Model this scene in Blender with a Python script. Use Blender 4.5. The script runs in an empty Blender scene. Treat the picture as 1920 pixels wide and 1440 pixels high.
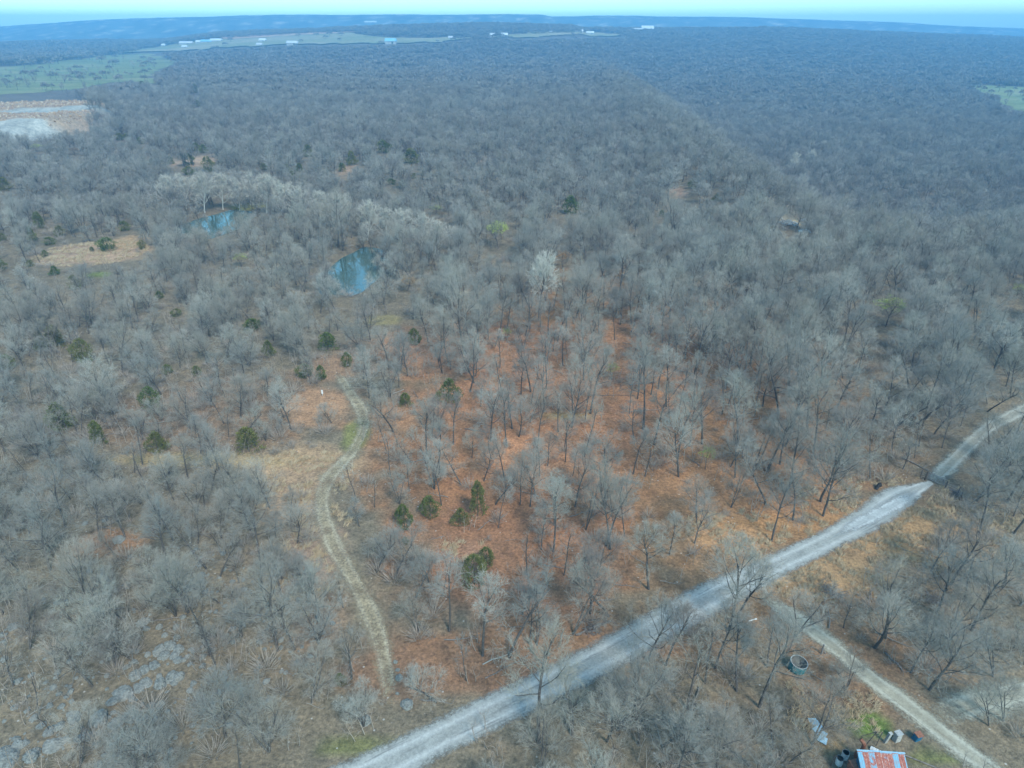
import bpy, bmesh, math, random
import numpy as np
from mathutils import Vector, Matrix
SC = bpy.context.scene
COL = SC.collection
# ------------------------------------------------------------------ camera
W0, H0, F = 1920.0, 1440.0, 1280.0
CAMZ = 70.0
PITCH = math.atan((720 - 50) / F)
CP, SP = math.cos(PITCH), math.sin(PITCH)
cam_d = bpy.data.cameras.new('camera'); cam = bpy.data.objects.new('camera', cam_d); COL.objects.link(cam)
cam.location = (0, 0, CAMZ); cam.rotation_euler = (math.pi / 2 - PITCH, 0, 0)
cam_d.sensor_width = 36; cam_d.lens = 36 * F / W0; cam_d.clip_start = 1; cam_d.clip_end = 60000
SC.camera = cam
# ------------------------------------------------------------------ world, sun, exposure
SUN_EL, SUN_AZ = math.radians(48), math.radians(150)
w = bpy.data.worlds.new('World'); SC.world = w; w.use_nodes = True
nt = w.node_tree; nt.nodes.clear()
sky = nt.nodes.new('ShaderNodeTexSky'); sky.sky_type = 'NISHITA'; sky.sun_disc = False
sky.sun_elevation = SUN_EL; sky.sun_rotation = SUN_AZ; sky.air_density = 1.0; sky.dust_density = 0.6; sky.ozone_density = 1.0
tint = nt.nodes.new('ShaderNodeMix'); tint.data_type = 'RGBA'; tint.blend_type = 'MULTIPLY'; tint.inputs[0].default_value = 1
tint.inputs[7].default_value = (0.72, 1.17, 1.14, 1)
bg = nt.nodes.new('ShaderNodeBackground'); bg.inputs[1].default_value = 0.14
wo = nt.nodes.new('ShaderNodeOutputWorld')
nt.links.new(sky.outputs[0], tint.inputs[6]); nt.links.new(tint.outputs[2], bg.inputs[0]); nt.links.new(bg.outputs[0], wo.inputs[0])
sd = bpy.data.lights.new('sun', 'SUN'); sd.energy = 1.9; sd.angle = math.radians(14); sd.color = (1, 0.95, 0.86)
so = bpy.data.objects.new('sun', sd); COL.objects.link(so)
sdir = Vector((math.sin(SUN_AZ) * math.cos(SUN_EL), math.cos(SUN_AZ) * math.cos(SUN_EL), math.sin(SUN_EL)))
so.rotation_euler = sdir.to_track_quat('Z', 'Y').to_euler(); so.location = (0, -50, 300)
SC.view_settings.view_transform = 'Standard'; SC.view_settings.look = 'None'
SC.view_settings.exposure = 0.92; SC.view_settings.gamma = 1
SC.render.engine = 'CYCLES'
cy = SC.cycles; cy.max_bounces = 5; cy.diffuse_bounces = 2; cy.glossy_bounces = 2; cy.transparent_max_bounces = 8
cy.volume_bounces = 1; cy.transmission_bounces = 1
HAZE = dict(density=1 / 3400.0, color=(0.20, 0.58, 0.98, 1))
# ------------------------------------------------------------------ terrain
def sm(a, b, t):
    t = np.clip((t - a) / (b - a), 0, 1); return t * t * (3 - 2 * t)
NC_ = {}
def vnoise(x, y, s, seed=0):
    if seed not in NC_:
        r = np.random.RandomState(seed); NC_[seed] = [tuple(r.rand(3)) for _ in range(5)]
    o = 0
    for k, (r1, r2, r3) in enumerate(NC_[seed]):
        a = r1 * 6.283; f = (0.6 + 0.9 * r2) * 6.283 / s
        o = o + np.sin((x * math.cos(a) + y * math.sin(a)) * f + r3 * 6.283 + 1.3 * np.sin((x * math.sin(a) - y * math.cos(a)) * f * 0.5 + k))
    return o / 5
CREST = ([-400, 0, 300, 400, 650, 960, 1100, 1430, 1600, 1920, 2300], [82, 80, 76, 63, 49, 43, 47, 47, 53, 66, 75])
RIM = ([-400, 0, 150, 300, 480, 960, 1250, 1440, 1610, 1920, 2300], [60, 50, 40, 33, 29, 27, 28, 31, 37, 52, 62])
PONDS = []   # filled below: (cx, cy, rx, ry)
HEAP = None
def terr(x, y, fine=True):
    x = np.asarray(x, float); y = np.asarray(y, float)
    yy = np.maximum(y, 30)
    px = 960 + F * x / (yy * CP)
    z = 0.55 * vnoise(x, y, 55, 1) + 1.6 * vnoise(x, y, 190, 2) * sm(80, 300, y)
    z = z + 5 * vnoise(x, y, 900, 3) * sm(500, 1500, y)
    xb = np.interp(y, [200, 281, 500, 1130, 1800], [104, 112, 128, 165, 190])
    v = sm(-6, 52, x - xb) * sm(215, 330, y) * (1 - 0.6 * sm(900, 1900, y))
    z = z - 20 * v + 6 * np.exp(-((x - xb + 22) / 26.) ** 2) * sm(230, 340, y) * (1 - sm(900, 1500, y))
    D = 2600.
    crest = 60 - (np.interp(px, *CREST) - 50) / 1631 * D + 3 * vnoise(x, y, 330, 5)
    up = sm(1350, 2600, y); dn = 1 - sm(2700, 3500, y)
    z = z + np.where(y < 2650, up, dn) * crest
    R = 4700.
    rim = 70 - (np.interp(px, *RIM) - 50) / 1631 * R
    z = z + sm(3200, 4700, y) * (rim + 3 * vnoise(x, y, 700, 6)) + 6 * vnoise(x, y, 1100, 7) * sm(3300, 3700, y) * (1 - sm(4200, 4600, y))
    if fine:
        for (cx, cy_, rx, ry) in PONDS:
            t_ = np.arctan2((y - cy_) / ry, (x - cx) / rx); q = np.sqrt(((x - cx) / rx) ** 2 + ((y - cy_) / ry) ** 2) * (1 + 0.13 * np.sin(2 * t_ + 2.2) + 0.09 * np.sin(3 * t_ + 0.6) + 0.05 * np.sin(7 * t_))
            z = z - 2.2 * (1 - sm(0.72, 1.22, q))
        if HEAP:
            hx, hy, hrx, hry = HEAP
            q = np.sqrt(((x - hx) / hrx) ** 2 + ((y - hy) / hry) ** 2) + 0.05 * vnoise(x, y, 40, 8)
            s = (y - hy) / hry
            z = z + (9.5 + 1.5 * sm(-0.6, -0.5, s) - 1.2 * sm(-0.02, 0.05, s) + 1.6 * sm(0.24, 0.32, s) + 0.5 * vnoise(x, y, 14, 9)) * (1 - sm(0.86, 1.1, q))
    return z
def proj(x, y, z):
    x = np.asarray(x, float); y = np.asarray(y, float); z = np.asarray(z, float)
    dz = z - CAMZ
    dep = y * CP - dz * SP; up = y * SP + dz * CP
    dep = np.where(dep < 1, 1, dep)
    return 960 + F * x / dep, 720 - F * up / dep, dep
def ray(px, py):
    a, b = (px - 960) / F, (720 - py) / F
    return np.array([a, CP + b * SP, -SP + b * CP])
TS = np.geomspace(50, 9000, 900)
def gp(px, py):
    """ground point seen at a photograph pixel (marched down to the terrain)"""
    d = ray(px, py); ts = TS
    for _ in range(3):
        hit = np.nonzero(CAMZ + d[2] * ts < terr(d[0] * ts, d[1] * ts))[0]
        if len(hit) == 0: p = d * 4600; break
        i = max(int(hit[0]), 1); lo, hi = ts[i - 1], ts[i]; p = d * hi; ts = np.linspace(lo, hi, 50)
    return Vector((p[0], p[1], float(terr(p[0], p[1]))))
def pond_from(px, py, rx, ry):
    c = gp(px, py); a = gp(px - rx, py); t = gp(px, py - ry); b = gp(px, py + ry)
    return (c.x, (t.y + b.y) / 2, abs(c.x - a.x), (t.y - b.y) / 2)
_p1 = pond_from(660, 505, 62, 44); _p2 = pond_from(398, 418, 68, 26)
_h = gp(62, 236)
PONDS = [_p1, _p2]
HEAP = (-402., 562., 80., 108.)
# ------------------------------------------------------------------ helpers
def tag(o, label=None, cat=None, group=None, kind=None):
    if label: o['label'] = label
    if cat: o['category'] = cat
    if group: o['group'] = group
    if kind: o['kind'] = kind
    return o
def mesh_np(name, V, Fq=None, Ft=None, mats=(), mi=None, smooth=False):
    me = bpy.data.meshes.new(name)
    V = np.asarray(V, np.float32)
    loops = []; starts = []; tot = 0
    parts = []
    nq = 0 if Fq is None else len(Fq); ntri = 0 if Ft is None else len(Ft)
    if nq: parts.append(np.asarray(Fq, np.int32).ravel())
    if ntri: parts.append(np.asarray(Ft, np.int32).ravel())
    lp = np.concatenate(parts)
    st = np.concatenate([np.arange(nq) * 4, nq * 4 + np.arange(ntri) * 3]).astype(np.int32)
    me.vertices.add(len(V)); me.vertices.foreach_set('co', V.ravel())
    me.loops.add(len(lp)); me.loops.foreach_set('vertex_index', lp)
    me.polygons.add(nq + ntri); me.polygons.foreach_set('loop_start', st)
    for m in mats: me.materials.append(m)
    if mi is not None: me.polygons.foreach_set('material_index', np.asarray(mi, np.int32))
    if smooth: me.polygons.foreach_set('use_smooth', np.ones(nq + ntri, bool))
    me.update(calc_edges=True); me.validate()
    return me
def ob(name, me, parent=None, loc=(0, 0, 0), rot=(0, 0, 0), sc=(1, 1, 1)):
    o = bpy.data.objects.new(name, me); COL.objects.link(o); o.location = loc; o.rotation_euler = rot; o.scale = sc
    if parent: o.parent = parent
    return o
def bm_ob(name, bm, mat, parent=None, smooth=False, **k):
    me = bpy.data.meshes.new(name); bm.to_mesh(me); bm.free(); me.materials.append(mat)
    if smooth: me.polygons.foreach_set('use_smooth', [True] * len(me.polygons))
    return ob(name, me, parent, **k)
def box(bm, c, s, rz=0, rx=0, ry=0):
    M = Matrix.Translation(c) @ Matrix.Rotation(rz, 4, 'Z') @ Matrix.Rotation(ry, 4, 'Y') @ Matrix.Rotation(rx, 4, 'X') @ Matrix.Diagonal((*s, 1))
    bmesh.ops.create_cube(bm, size=1, matrix=M)
def cyl(bm, p0, p1, r0, r1=None, n=8):
    p0 = Vector(p0); p1 = Vector(p1); r1 = r0 if r1 is None else r1
    d = p1 - p0; q = d.to_track_quat('Z', 'Y').to_matrix().to_4x4()
    bmesh.ops.create_cone(bm, cap_ends=True, segments=n, radius1=r0, radius2=r1, depth=d.length, matrix=Matrix.Translation((p0 + p1) / 2) @ q)
# ------------------------------------------------------------------ materials
def mat(name, rough=0.9, spec=0.2):
    m = bpy.data.materials.new(name); m.use_nodes = True; n = m.node_tree
    b = n.nodes['Principled BSDF']; b.inputs['Roughness'].default_value = rough
    b.inputs['Specular IOR Level'].default_value = spec
    return m, n, b
def N(n, t, **k):
    x = n.nodes.new(t)
    for a, v in k.items(): setattr(x, a, v)
    return x
def ramp(n, src, stops):
    r = N(n, 'ShaderNodeValToRGB'); cr = r.color_ramp
    while len(cr.elements) < len(stops): cr.elements.new(0.5)
    for e, (p, c) in zip(cr.elements, stops): e.position = p; e.color = (*c, 1)
    n.links.new(src, r.inputs[0]); return r.outputs[0]
def noise(n, vec, scale, detail=4, rough=0.6):
    t = N(n, 'ShaderNodeTexNoise'); t.inputs['Scale'].default_value = scale; t.inputs['Detail'].default_value = detail
    t.inputs['Roughness'].default_value = rough
    if vec: n.links.new(vec, t.inputs['Vector'])
    return t.outputs[0]
def mixc(n, fac, a, b, mode='MIX'):
    m = N(n, 'ShaderNodeMix', data_type='RGBA', blend_type=mode)
    for i, v in ((0, fac), (6, a), (7, b)):
        if isinstance(v, (int, float)): m.inputs[i].default_value = v
        elif isinstance(v, tuple): m.inputs[i].default_value = (*v, 1)
        else: n.links.new(v, m.inputs[i])
    return m.outputs[2]
def math_(n, op, a, b=None, clamp=False):
    m = N(n, 'ShaderNodeMath', operation=op); m.use_clamp = clamp
    for i, v in ((0, a), (1, b)):
        if v is None: continue
        if isinstance(v, (int, float)): m.inputs[i].default_value = v
        else: n.links.new(v, m.inputs[i])
    return m.outputs[0]
def simple(name, c1, c2, scale=2.0, rough=0.9, spec=0.2, rnd=0.0, c3=None, objco=True, bump=0):
    m, n, b = mat(name, rough, spec)
    tc = N(n, 'ShaderNodeTexCoord'); f = noise(n, tc.outputs['Object'], scale)
    c = ramp(n, f, [(0.3, c1), (0.7, c2)])
    if rnd:
        oi = N(n, 'ShaderNodeObjectInfo')
        c = mixc(n, math_(n, 'MULTIPLY', oi.outputs['Random'], rnd), c, c3 or c2)
    n.links.new(c, b.inputs['Base Color'])
    if bump:
        bu = N(n, 'ShaderNodeBump'); bu.inputs['Strength'].default_value = bump; n.links.new(f, bu.inputs['Height']); n.links.new(bu.outputs[0], b.inputs['Normal'])
    return m
def twigmat(name, stops):
    m, n, b = mat(name, 0.95, 0.1)
    oi = N(n, 'ShaderNodeObjectInfo'); geo = N(n, 'ShaderNodeNewGeometry')
    c = ramp(n, oi.outputs['Random'], stops)
    f = noise(n, geo.outputs['Position'], 0.012, 3)
    c = mixc(n, ramp(n, f, [(0.35, (0, 0, 0)), (0.7, (1, 1, 1))]), c, mixc(n, 1.0, c, (0.9, 0.86, 0.84), 'MULTIPLY'))
    n.links.new(c, b.inputs['Base Color']); return m
M = {}
M['bark'] = simple('bark', (0.055, 0.05, 0.045), (0.15, 0.135, 0.12), 3, rnd=0.5, c3=(0.10, 0.09, 0.08))
M['twig'] = twigmat('twig', [(0, (0.31, 0.295, 0.255)), (0.2, (0.25, 0.25, 0.225)), (0.45, (0.42, 0.40, 0.345)), (0.65, (0.29, 0.265, 0.22)), (0.85, (0.36, 0.355, 0.30)), (1, (0.24, 0.21, 0.185))])
M['midtwig'] = twigmat('grey_twig', [(0, (0.30, 0.285, 0.25)), (0.3, (0.22, 0.22, 0.20)), (0.6, (0.37, 0.35, 0.31)), (0.8, (0.26, 0.25, 0.21)), (1, (0.22, 0.20, 0.18))])  # twig tones darkened a step for mid-distance crowns
M['fartwig'] = twigmat('far_darkened_twig', [(0, (0.25, 0.245, 0.22)), (0.5, (0.20, 0.19, 0.17)), (1, (0.31, 0.285, 0.245))])  # darkening of far crowns at grazing view, put into the twig colour
M['scrub'] = twigmat('scrub', [(0, (0.38, 0.32, 0.27)), (0.5, (0.32, 0.29, 0.25)), (1, (0.42, 0.36, 0.30))])
M['pale'] = twigmat('pale_twig', [(0, (0.60, 0.56, 0.47)), (0.5, (0.46, 0.43, 0.37)), (1, (0.56, 0.53, 0.46))])
M['palebark'] = simple('pale_bark', (0.45, 0.42, 0.36), (0.66, 0.63, 0.56), 2)
M['bud'] = twigmat('bud_leaf', [(0, (0.42, 0.48, 0.13)), (1, (0.34, 0.40, 0.14))])
M['rustleaf'] = twigmat('rust_leaf', [(0, (0.42, 0.25, 0.12)), (1, (0.38, 0.25, 0.12))])
M['cedar'] = simple('cedar_foliage', (0.035, 0.065, 0.022), (0.15, 0.19, 0.05), 3.2, rnd=0.6, c3=(0.19, 0.16, 0.06))
M['rock'] = simple('rock', (0.07, 0.075, 0.068), (0.29, 0.30, 0.275), 3.6, rnd=0.4, c3=(0.27, 0.26, 0.23), bump=0.6)
M['log'] = simple('dead_wood', (0.10, 0.085, 0.075), (0.30, 0.27, 0.24), 3)
M['post'] = simple('post_wood', (0.06, 0.05, 0.045), (0.14, 0.115, 0.10), 5)
M['metal'] = simple('gate_metal', (0.16, 0.16, 0.16), (0.3, 0.29, 0.28), 5, 0.5, 0.5)
M['rust'] = simple('rust', (0.16, 0.07, 0.045), (0.36, 0.17, 0.11), 3)
M['white'] = simple('white_paint', (0.66, 0.68, 0.67), (0.82, 0.83, 0.82), 1.5, 0.6, 0.3)
M['tankpaint'] = simple('teal_tank_paint', (0.015, 0.10, 0.12), (0.04, 0.24, 0.26), 1.4, 0.5, 0.4)
M['tankin'] = simple('tank_inside', (0.10, 0.10, 0.09), (0.2, 0.19, 0.17), 2)
M['rim'] = simple('tank_rim', (0.25, 0.26, 0.25), (0.5, 0.51, 0.49), 3, 0.5)
M['dark'] = simple('dark_hole', (0.02, 0.02, 0.02), (0.05, 0.045, 0.04), 3)
M['blue'] = simple('blue_paint', (0.02, 0.11, 0.20), (0.04, 0.17, 0.28), 2, 0.6)
M['sheet'] = simple('blue_tarp', (0.25, 0.42, 0.55), (0.38, 0.56, 0.66), 3, 0.6)
M['stone'] = simple('cut_stone', (0.28, 0.28, 0.26), (0.5, 0.5, 0.47), 4)
M['glass'] = simple('dark_glass', (0.03, 0.04, 0.05), (0.05, 0.06, 0.07), 2, 0.1, 0.6)
M['tyre'] = simple('tyre', (0.02, 0.02, 0.02), (0.03, 0.03, 0.03), 2)
M['barnwall'] = simple('barn_wall', (0.30, 0.30, 0.28), (0.44, 0.44, 0.42), 0.3)
M['roofpale'] = simple('pale_metal_roof', (0.48, 0.54, 0.54), (0.66, 0.70, 0.69), 0.1, 0.5)
M['roofgrey'] = simple('grey_metal_roof', (0.4, 0.44, 0.46), (0.6, 0.62, 0.64), 0.1, 0.5)
M['roofblue'] = simple('blue_metal_roof', (0.18, 0.42, 0.58), (0.28, 0.52, 0.66), 0.1, 0.5)
M['litterwood'] = simple('scrap', (0.2, 0.23, 0.24), (0.8, 0.8, 0.78), 0.9)
M['straw'] = twigmat('straw', [(0, (0.50, 0.38, 0.24)), (1, (0.56, 0.46, 0.31))])
def ground_mat():
    m, n, b = mat('ground', 0.95, 0.08)
    geo = N(n, 'ShaderNodeNewGeometry').outputs['Position']
    at = N(n, 'ShaderNodeAttribute', attribute_name='zone').outputs['Color']
    n1 = noise(n, geo, 0.035, 5, 0.65); n2 = noise(n, geo, 0.45, 5, 0.7); n3 = noise(n, geo, 2.3, 3, 0.8)
    c = mixc(n, 1.0, at, ramp(n, n1, [(0.3, (0.78, 0.80, 0.82)), (0.7, (1.2, 1.15, 1.1))]), 'MULTIPLY')
    c = mixc(n, 1.0, c, ramp(n, n2, [(0.28, (0.6, 0.62, 0.64)), (0.5, (1, 1, 1)), (0.75, (1.35, 1.3, 1.25))]), 'MULTIPLY')
    c = mixc(n, 1.0, c, ramp(n, n3, [(0.3, (0.55, 0.55, 0.56)), (0.5, (1, 1, 1)), (0.7, (1.5, 1.45, 1.4))]), 'MULTIPLY')
    vo = N(n, 'ShaderNodeTexVoronoi'); vo.inputs['Scale'].default_value = 1.1; n.links.new(geo, vo.inputs['Vector'])
    wn = ramp(n, vo.outputs['Distance'], [(0.10, (1, 1, 1)), (0.17, (0, 0, 0))])
    sel = math_(n, 'GREATER_THAN', N(n, 'ShaderNodeSeparateColor').outputs[0], 0.72)
    sp = n.nodes[-2] if False else None
    sc_ = N(n, 'ShaderNodeSeparateColor'); n.links.new(vo.outputs['Color'], sc_.inputs[0])
    sel = math_(n, 'GREATER_THAN', sc_.outputs[0], 0.86)
    c = mixc(n, math_(n, 'MULTIPLY', math_(n, 'MULTIPLY', wn, sel), 0.7), c, (0.5, 0.47, 0.43))
    n.links.new(c, b.inputs['Base Color'])
    bu = N(n, 'ShaderNodeBump'); bu.inputs['Strength'].default_value = 0.5; bu.inputs['Distance'].default_value = 0.25
    n.links.new(math_(n, 'ADD', n2, n3), bu.inputs['Height']); n.links.new(bu.outputs[0], b.inputs['Normal'])
    return m
M['ground'] = ground_mat()
def lane_mat(name, base, rut, rutdark, feather=0.22, patches=None, broken=0.0):
    """gravel surface: uv.x runs across, uv.y along in metres; ragged edges blend to the ground below"""
    m, n, b = mat(name, 0.95, 0.1)
    geo = N(n, 'ShaderNodeNewGeometry').outputs['Position']
    uv = N(n, 'ShaderNodeSeparateXYZ'); n.links.new(N(n, 'ShaderNodeUVMap').outputs[0], uv.inputs[0])
    n1 = noise(n, geo, 0.5, 5, 0.7); n2 = noise(n, geo, 3.0, 3, 0.8)
    # streaks along the lane
    cx = N(n, 'ShaderNodeCombineXYZ'); n.links.new(math_(n, 'MULTIPLY', uv.outputs[0], 9.0), cx.inputs[0]); n.links.new(math_(n, 'MULTIPLY', uv.outputs[1], 0.10), cx.inputs[1])
    st = noise(n, cx.outputs[0], 1.0, 4, 0.6)
    c = ramp(n, n1, [(0.3, tuple(v * 0.8 for v in base)), (0.7, tuple(min(1, v * 1.15) for v in base))])
    d = math_(n, 'ABSOLUTE', math_(n, 'SUBTRACT', uv.outputs[0], 0.5))
    rm = math_(n, 'SUBTRACT', 1.0, math_(n, 'MULTIPLY', math_(n, 'ABSOLUTE', math_(n, 'SUBTRACT', d, 0.19)), 9.0), True)
    c = mixc(n, math_(n, 'MULTIPLY', rm, 0.75), c, rut)
    c = mixc(n, ramp(n, st, [(0.56, (0, 0, 0)), (0.66, (0.75, 0.75, 0.75))]), c, rutdark)
    c = mixc(n, 1.0, c, ramp(n, n2, [(0.3, (0.75, 0.75, 0.76)), (0.7, (1.2, 1.2, 1.18))]), 'MULTIPLY')
    if patches: c = mixc(n, ramp(n, noise(n, geo, 0.35, 4), [(0.5, (0, 0, 0)), (0.62, (1, 1, 1))]), c, patches)
    n.links.new(c, b.inputs['Base Color'])
    e = math_(n, 'SUBTRACT', 0.5, d)
    a = math_(n, 'ADD', math_(n, 'DIVIDE', e, feather), math_(n, 'MULTIPLY', math_(n, 'SUBTRACT', math_(n, 'ADD', n1, n2), 1.12), 1.3))
    if broken:
        gap = math_(n, 'SUBTRACT', 1.0, math_(n, 'MULTIPLY', d, 9.0), True)
        lo_n = noise(n, geo, 0.16, 3, 0.6)
        a = math_(n, 'SUBTRACT', a, math_(n, 'MULTIPLY', gap, 0.75 * broken)); a = math_(n, 'SUBTRACT', a, math_(n, 'MULTIPLY', math_(n, 'SUBTRACT', lo_n, 0.47), 3.0 * broken))
    tr = N(n, 'ShaderNodeBsdfTransparent'); mx = N(n, 'ShaderNodeMixShader')
    fd = N(n, 'ShaderNodeAttribute', attribute_name='fade').outputs['Fac']; a = math_(n, 'ADD', a, math_(n, 'SUBTRACT', math_(n, 'MULTIPLY', fd, 1.5), 1.5))
    n.links.new(math_(n, 'ADD', a, 0.0, True), mx.inputs[0]); n.links.new(tr.outputs[0], mx.inputs[1]); n.links.new(b.outputs[0], mx.inputs[2])
    n.links.new(mx.outputs[0], n.nodes['Material Output'].inputs[0])
    return m
M['gravel'] = lane_mat('gravel', (0.33, 0.335, 0.31), (0.50, 0.505, 0.48), (0.20, 0.20, 0.19), 0.16)
M['track'] = lane_mat('dirt_track', (0.38, 0.31, 0.205), (0.54, 0.47, 0.34), (0.31, 0.26, 0.17), 0.42, broken=0.42)
M['drive'] = lane_mat('driveway', (0.37, 0.34, 0.26), (0.50, 0.48, 0.39), (0.27, 0.23, 0.17), 0.25, broken=0.45)
# ------------------------------------------------------------------ ground sheet
BLOBS = [  # px, py, rx, ry, colour, strength
 (1250, 900, 620, 420, (0.30, 0.18, 0.10), 0.75),
 (960, 880, 330, 190, (0.36, 0.205, 0.125), 0.95), (1060, 760, 330, 90, (0.38, 0.22, 0.14), 0.9), (900, 660, 260, 60, (0.36, 0.215, 0.145), 0.8),
 (960, 1060, 260, 150, (0.33, 0.19, 0.125), 0.85), (1000, 860, 110, 45, (0.47, 0.28, 0.185), 0.8), (1420, 900, 220, 80, (0.36, 0.225, 0.14), 0.85), (1200, 735, 110, 18, (0.44, 0.25, 0.15), 0.9),
 (1230, 640, 300, 50, (0.30, 0.18, 0.12), 0.6), (200, 1020, 90, 30, (0.34, 0.2, 0.12), 0.7), (850, 1250, 250, 80, (0.30, 0.18, 0.12), 0.8), (400, 780, 250, 90, (0.27, 0.19, 0.14), 0.6),
 (592, 765, 75, 48, (0.42, 0.28, 0.19), 0.95), (575, 870, 120, 42, (0.40, 0.31, 0.22), 0.9), (380, 862, 230, 16, (0.38, 0.32, 0.20), 0.85), (560, 930, 75, 80, (0.36, 0.28, 0.21), 0.8),
 (575, 1060, 75, 90, (0.34, 0.27, 0.23), 0.8), (600, 1180, 60, 80, (0.29, 0.22, 0.17), 0.7), (1370, 1000, 110, 45, (0.42, 0.28, 0.17), 0.95), (1700, 1000, 190, 70, (0.38, 0.27, 0.16), 0.85), (1540, 1080, 160, 50, (0.40, 0.29, 0.18), 0.9),
 (1600, 1250, 150, 130, (0.27, 0.18, 0.12), 0.7), (170, 476, 110, 26, (0.40, 0.31, 0.24), 1.0), (235, 455, 40, 16, (0.44, 0.33, 0.22), 1.0), (620, 690, 70, 35, (0.36, 0.25, 0.18), 0.8), (740, 790, 100, 28, (0.37, 0.24, 0.16), 0.8),
 (870, 1035, 60, 22, (0.40, 0.25, 0.18), 0.8), (1272, 362, 24, 12, (0.42, 0.30, 0.24), 0.95), (370, 302, 55, 13, (0.40, 0.32, 0.26), 0.95), (650, 318, 20, 12, (0.36, 0.27, 0.21), 0.8), (905, 300, 20, 10, (0.36, 0.27, 0.21), 0.8),
 (1820, 588, 34, 9, (0.44, 0.29, 0.16), 0.95), (1450, 940, 160, 60, (0.35, 0.215, 0.13), 0.7), (1100, 1200, 300, 40, (0.32, 0.2, 0.13), 0.8), (1500, 985, 180, 22, (0.36, 0.23, 0.13), 0.9),
 (185, 515, 32, 7, (0.17, 0.22, 0.09), 1.0), (470, 388, 42, 8, (0.24, 0.27, 0.10), 0.9), (1625, 1358, 52, 30, (0.17, 0.26, 0.08), 1.0), (1760, 1420, 60, 18, (0.20, 0.24, 0.10), 0.8), (1550, 1400, 50, 30, (0.36, 0.27, 0.16), 0.8),
 (665, 820, 28, 40, (0.24, 0.27, 0.12), 0.9), (670, 1400, 90, 22, (0.19, 0.22, 0.10), 0.8), (720, 600, 40, 12, (0.27, 0.26, 0.13), 0.6), (1060, 780, 60, 10, (0.32, 0.27, 0.14), 0.7),
 (1480, 414, 30, 9, (0.40, 0.37, 0.28), 0.8), (1385, 500, 30, 8, (0.33, 0.26, 0.18), 0.6), (640, 330, 60, 10, (0.30, 0.25, 0.20), 0.6), (1270, 700, 60, 10, (0.4, 0.24, 0.15), 0.7),
]
POLYS = {  # photo-traced outlines of open land
 'pasture': [(-60, 128), (60, 122), (200, 104), (285, 100), (335, 116), (300, 132), (285, 142), (300, 158), (240, 152), (180, 160), (60, 176), (-60, 178)],
 'hay_field': [(215, 100), (300, 88), (420, 74), (560, 66), (660, 62), (700, 70), (840, 72), (1000, 72), (1160, 68), (1215, 60), (1180, 66), (1120, 62), (960, 66), (820, 80), (640, 84), (540, 84), (400, 92), (300, 97)],
 'bare_field': [(395, 72), (450, 67), (620, 61), (700, 62), (560, 68), (430, 76)],
 'meadow': [(1808, 158), (1860, 160), (1990, 166), (1990, 215), (1905, 208), (1870, 196), (1880, 182), (1840, 172)],
}
def inpoly(px, py, poly):
    r = np.zeros(px.shape, bool); n = len(poly)
    for i in range(n):
        x1, y1 = poly[i]; x2, y2 = poly[(i + 1) % n]
        if y1 == y2: continue
        c = ((y1 > py) != (y2 > py)) & (px < (x2 - x1) * (py - y1) / (y2 - y1) + x1)
        r ^= c
    return r
def world_blob(b):
    px, py, rx, ry = b[:4]
    c = gp(px, py); ex = gp(px + rx, py); up = gp(px, py - ry); dn = gp(px, py + ry)
    return (c.x, (up.y + dn.y) / 2, max(1., abs(ex.x - c.x)), max(1., (up.y - dn.y) / 2))
ys = [-150, -100, -60, -30, -10, 5, 20, 32]
y = 42.0
while y < 4900: ys.append(y); y += max(1.1, y * 0.0105)
ys += [5000, 5200]
ys = np.array(ys); NC = 420
ss = np.linspace(-1, 1, NC); ss = np.sign(ss) * np.abs(ss) ** 1.15
wid = np.maximum(ys, 70) * 1.25
GX = wid[:, None] * ss[None, :]; GY = np.repeat(ys[:, None], NC, 1)
GZ = terr(GX, GY)
nr = len(ys)
idx = np.arange(nr * NC).reshape(nr, NC)
FQ = np.stack([idx[:-1, :-1], idx[:-1, 1:], idx[1:, 1:], idx[1:, :-1]], -1).reshape(-1, 4)
GV = np.stack([GX, GY, GZ], -1).reshape(-1, 3)
gme = mesh_np('ground', GV, FQ, mats=[M['ground']], smooth=True)
zc = np.empty((nr * NC, 3)); X, Y = GV[:, 0], GV[:, 1]
zc[:] = (0.205, 0.165, 0.115)
k = (0.5 + 0.5 * vnoise(X, Y, 60, 21))[:, None]; zc = zc * (1 - 0.35 * k) + np.array((0.15, 0.14, 0.10)) * 0.35 * k
f = sm(260, 600, Y)[:, None]; zc = zc * (1 - f) + np.array((0.15, 0.135, 0.115)) * f
f = sm(2900, 3400, Y)[:, None]; far = np.array((0.12, 0.135, 0.12)); spk = sm(0.38, 0.6, vnoise(X, Y * 0.5, 110, 31) + 0.7 * vnoise(X, Y * 0.5, 34, 32))[:, None]
zc = zc * (1 - f) + (far * (1 - spk * 0.8) + np.array((0.42, 0.39, 0.30)) * spk * 0.8) * f
fk = 1 + 0.45 * vnoise(X, Y * 0.45, 210, 35) + 0.3 * vnoise(X, Y * 0.5, 70, 36); zc = zc * (1 - f * (1 - fk[:, None]))
wob = 0.22 * vnoise(X, Y, 9, 41) + 0.12 * vnoise(X, Y, 3.5, 42)
for b in BLOBS:
    cx, cy_, rx, ry = world_blob(b)
    q = np.sqrt(((X - cx) / rx) ** 2 + ((Y - cy_) / ry) ** 2) + wob
    k = (b[5] * (1 - sm(0.55, 1.1, q)))[:, None]
    zc = zc * (1 - k) + np.array(b[4]) * (0.95, 0.83, 0.70) * k
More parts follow.
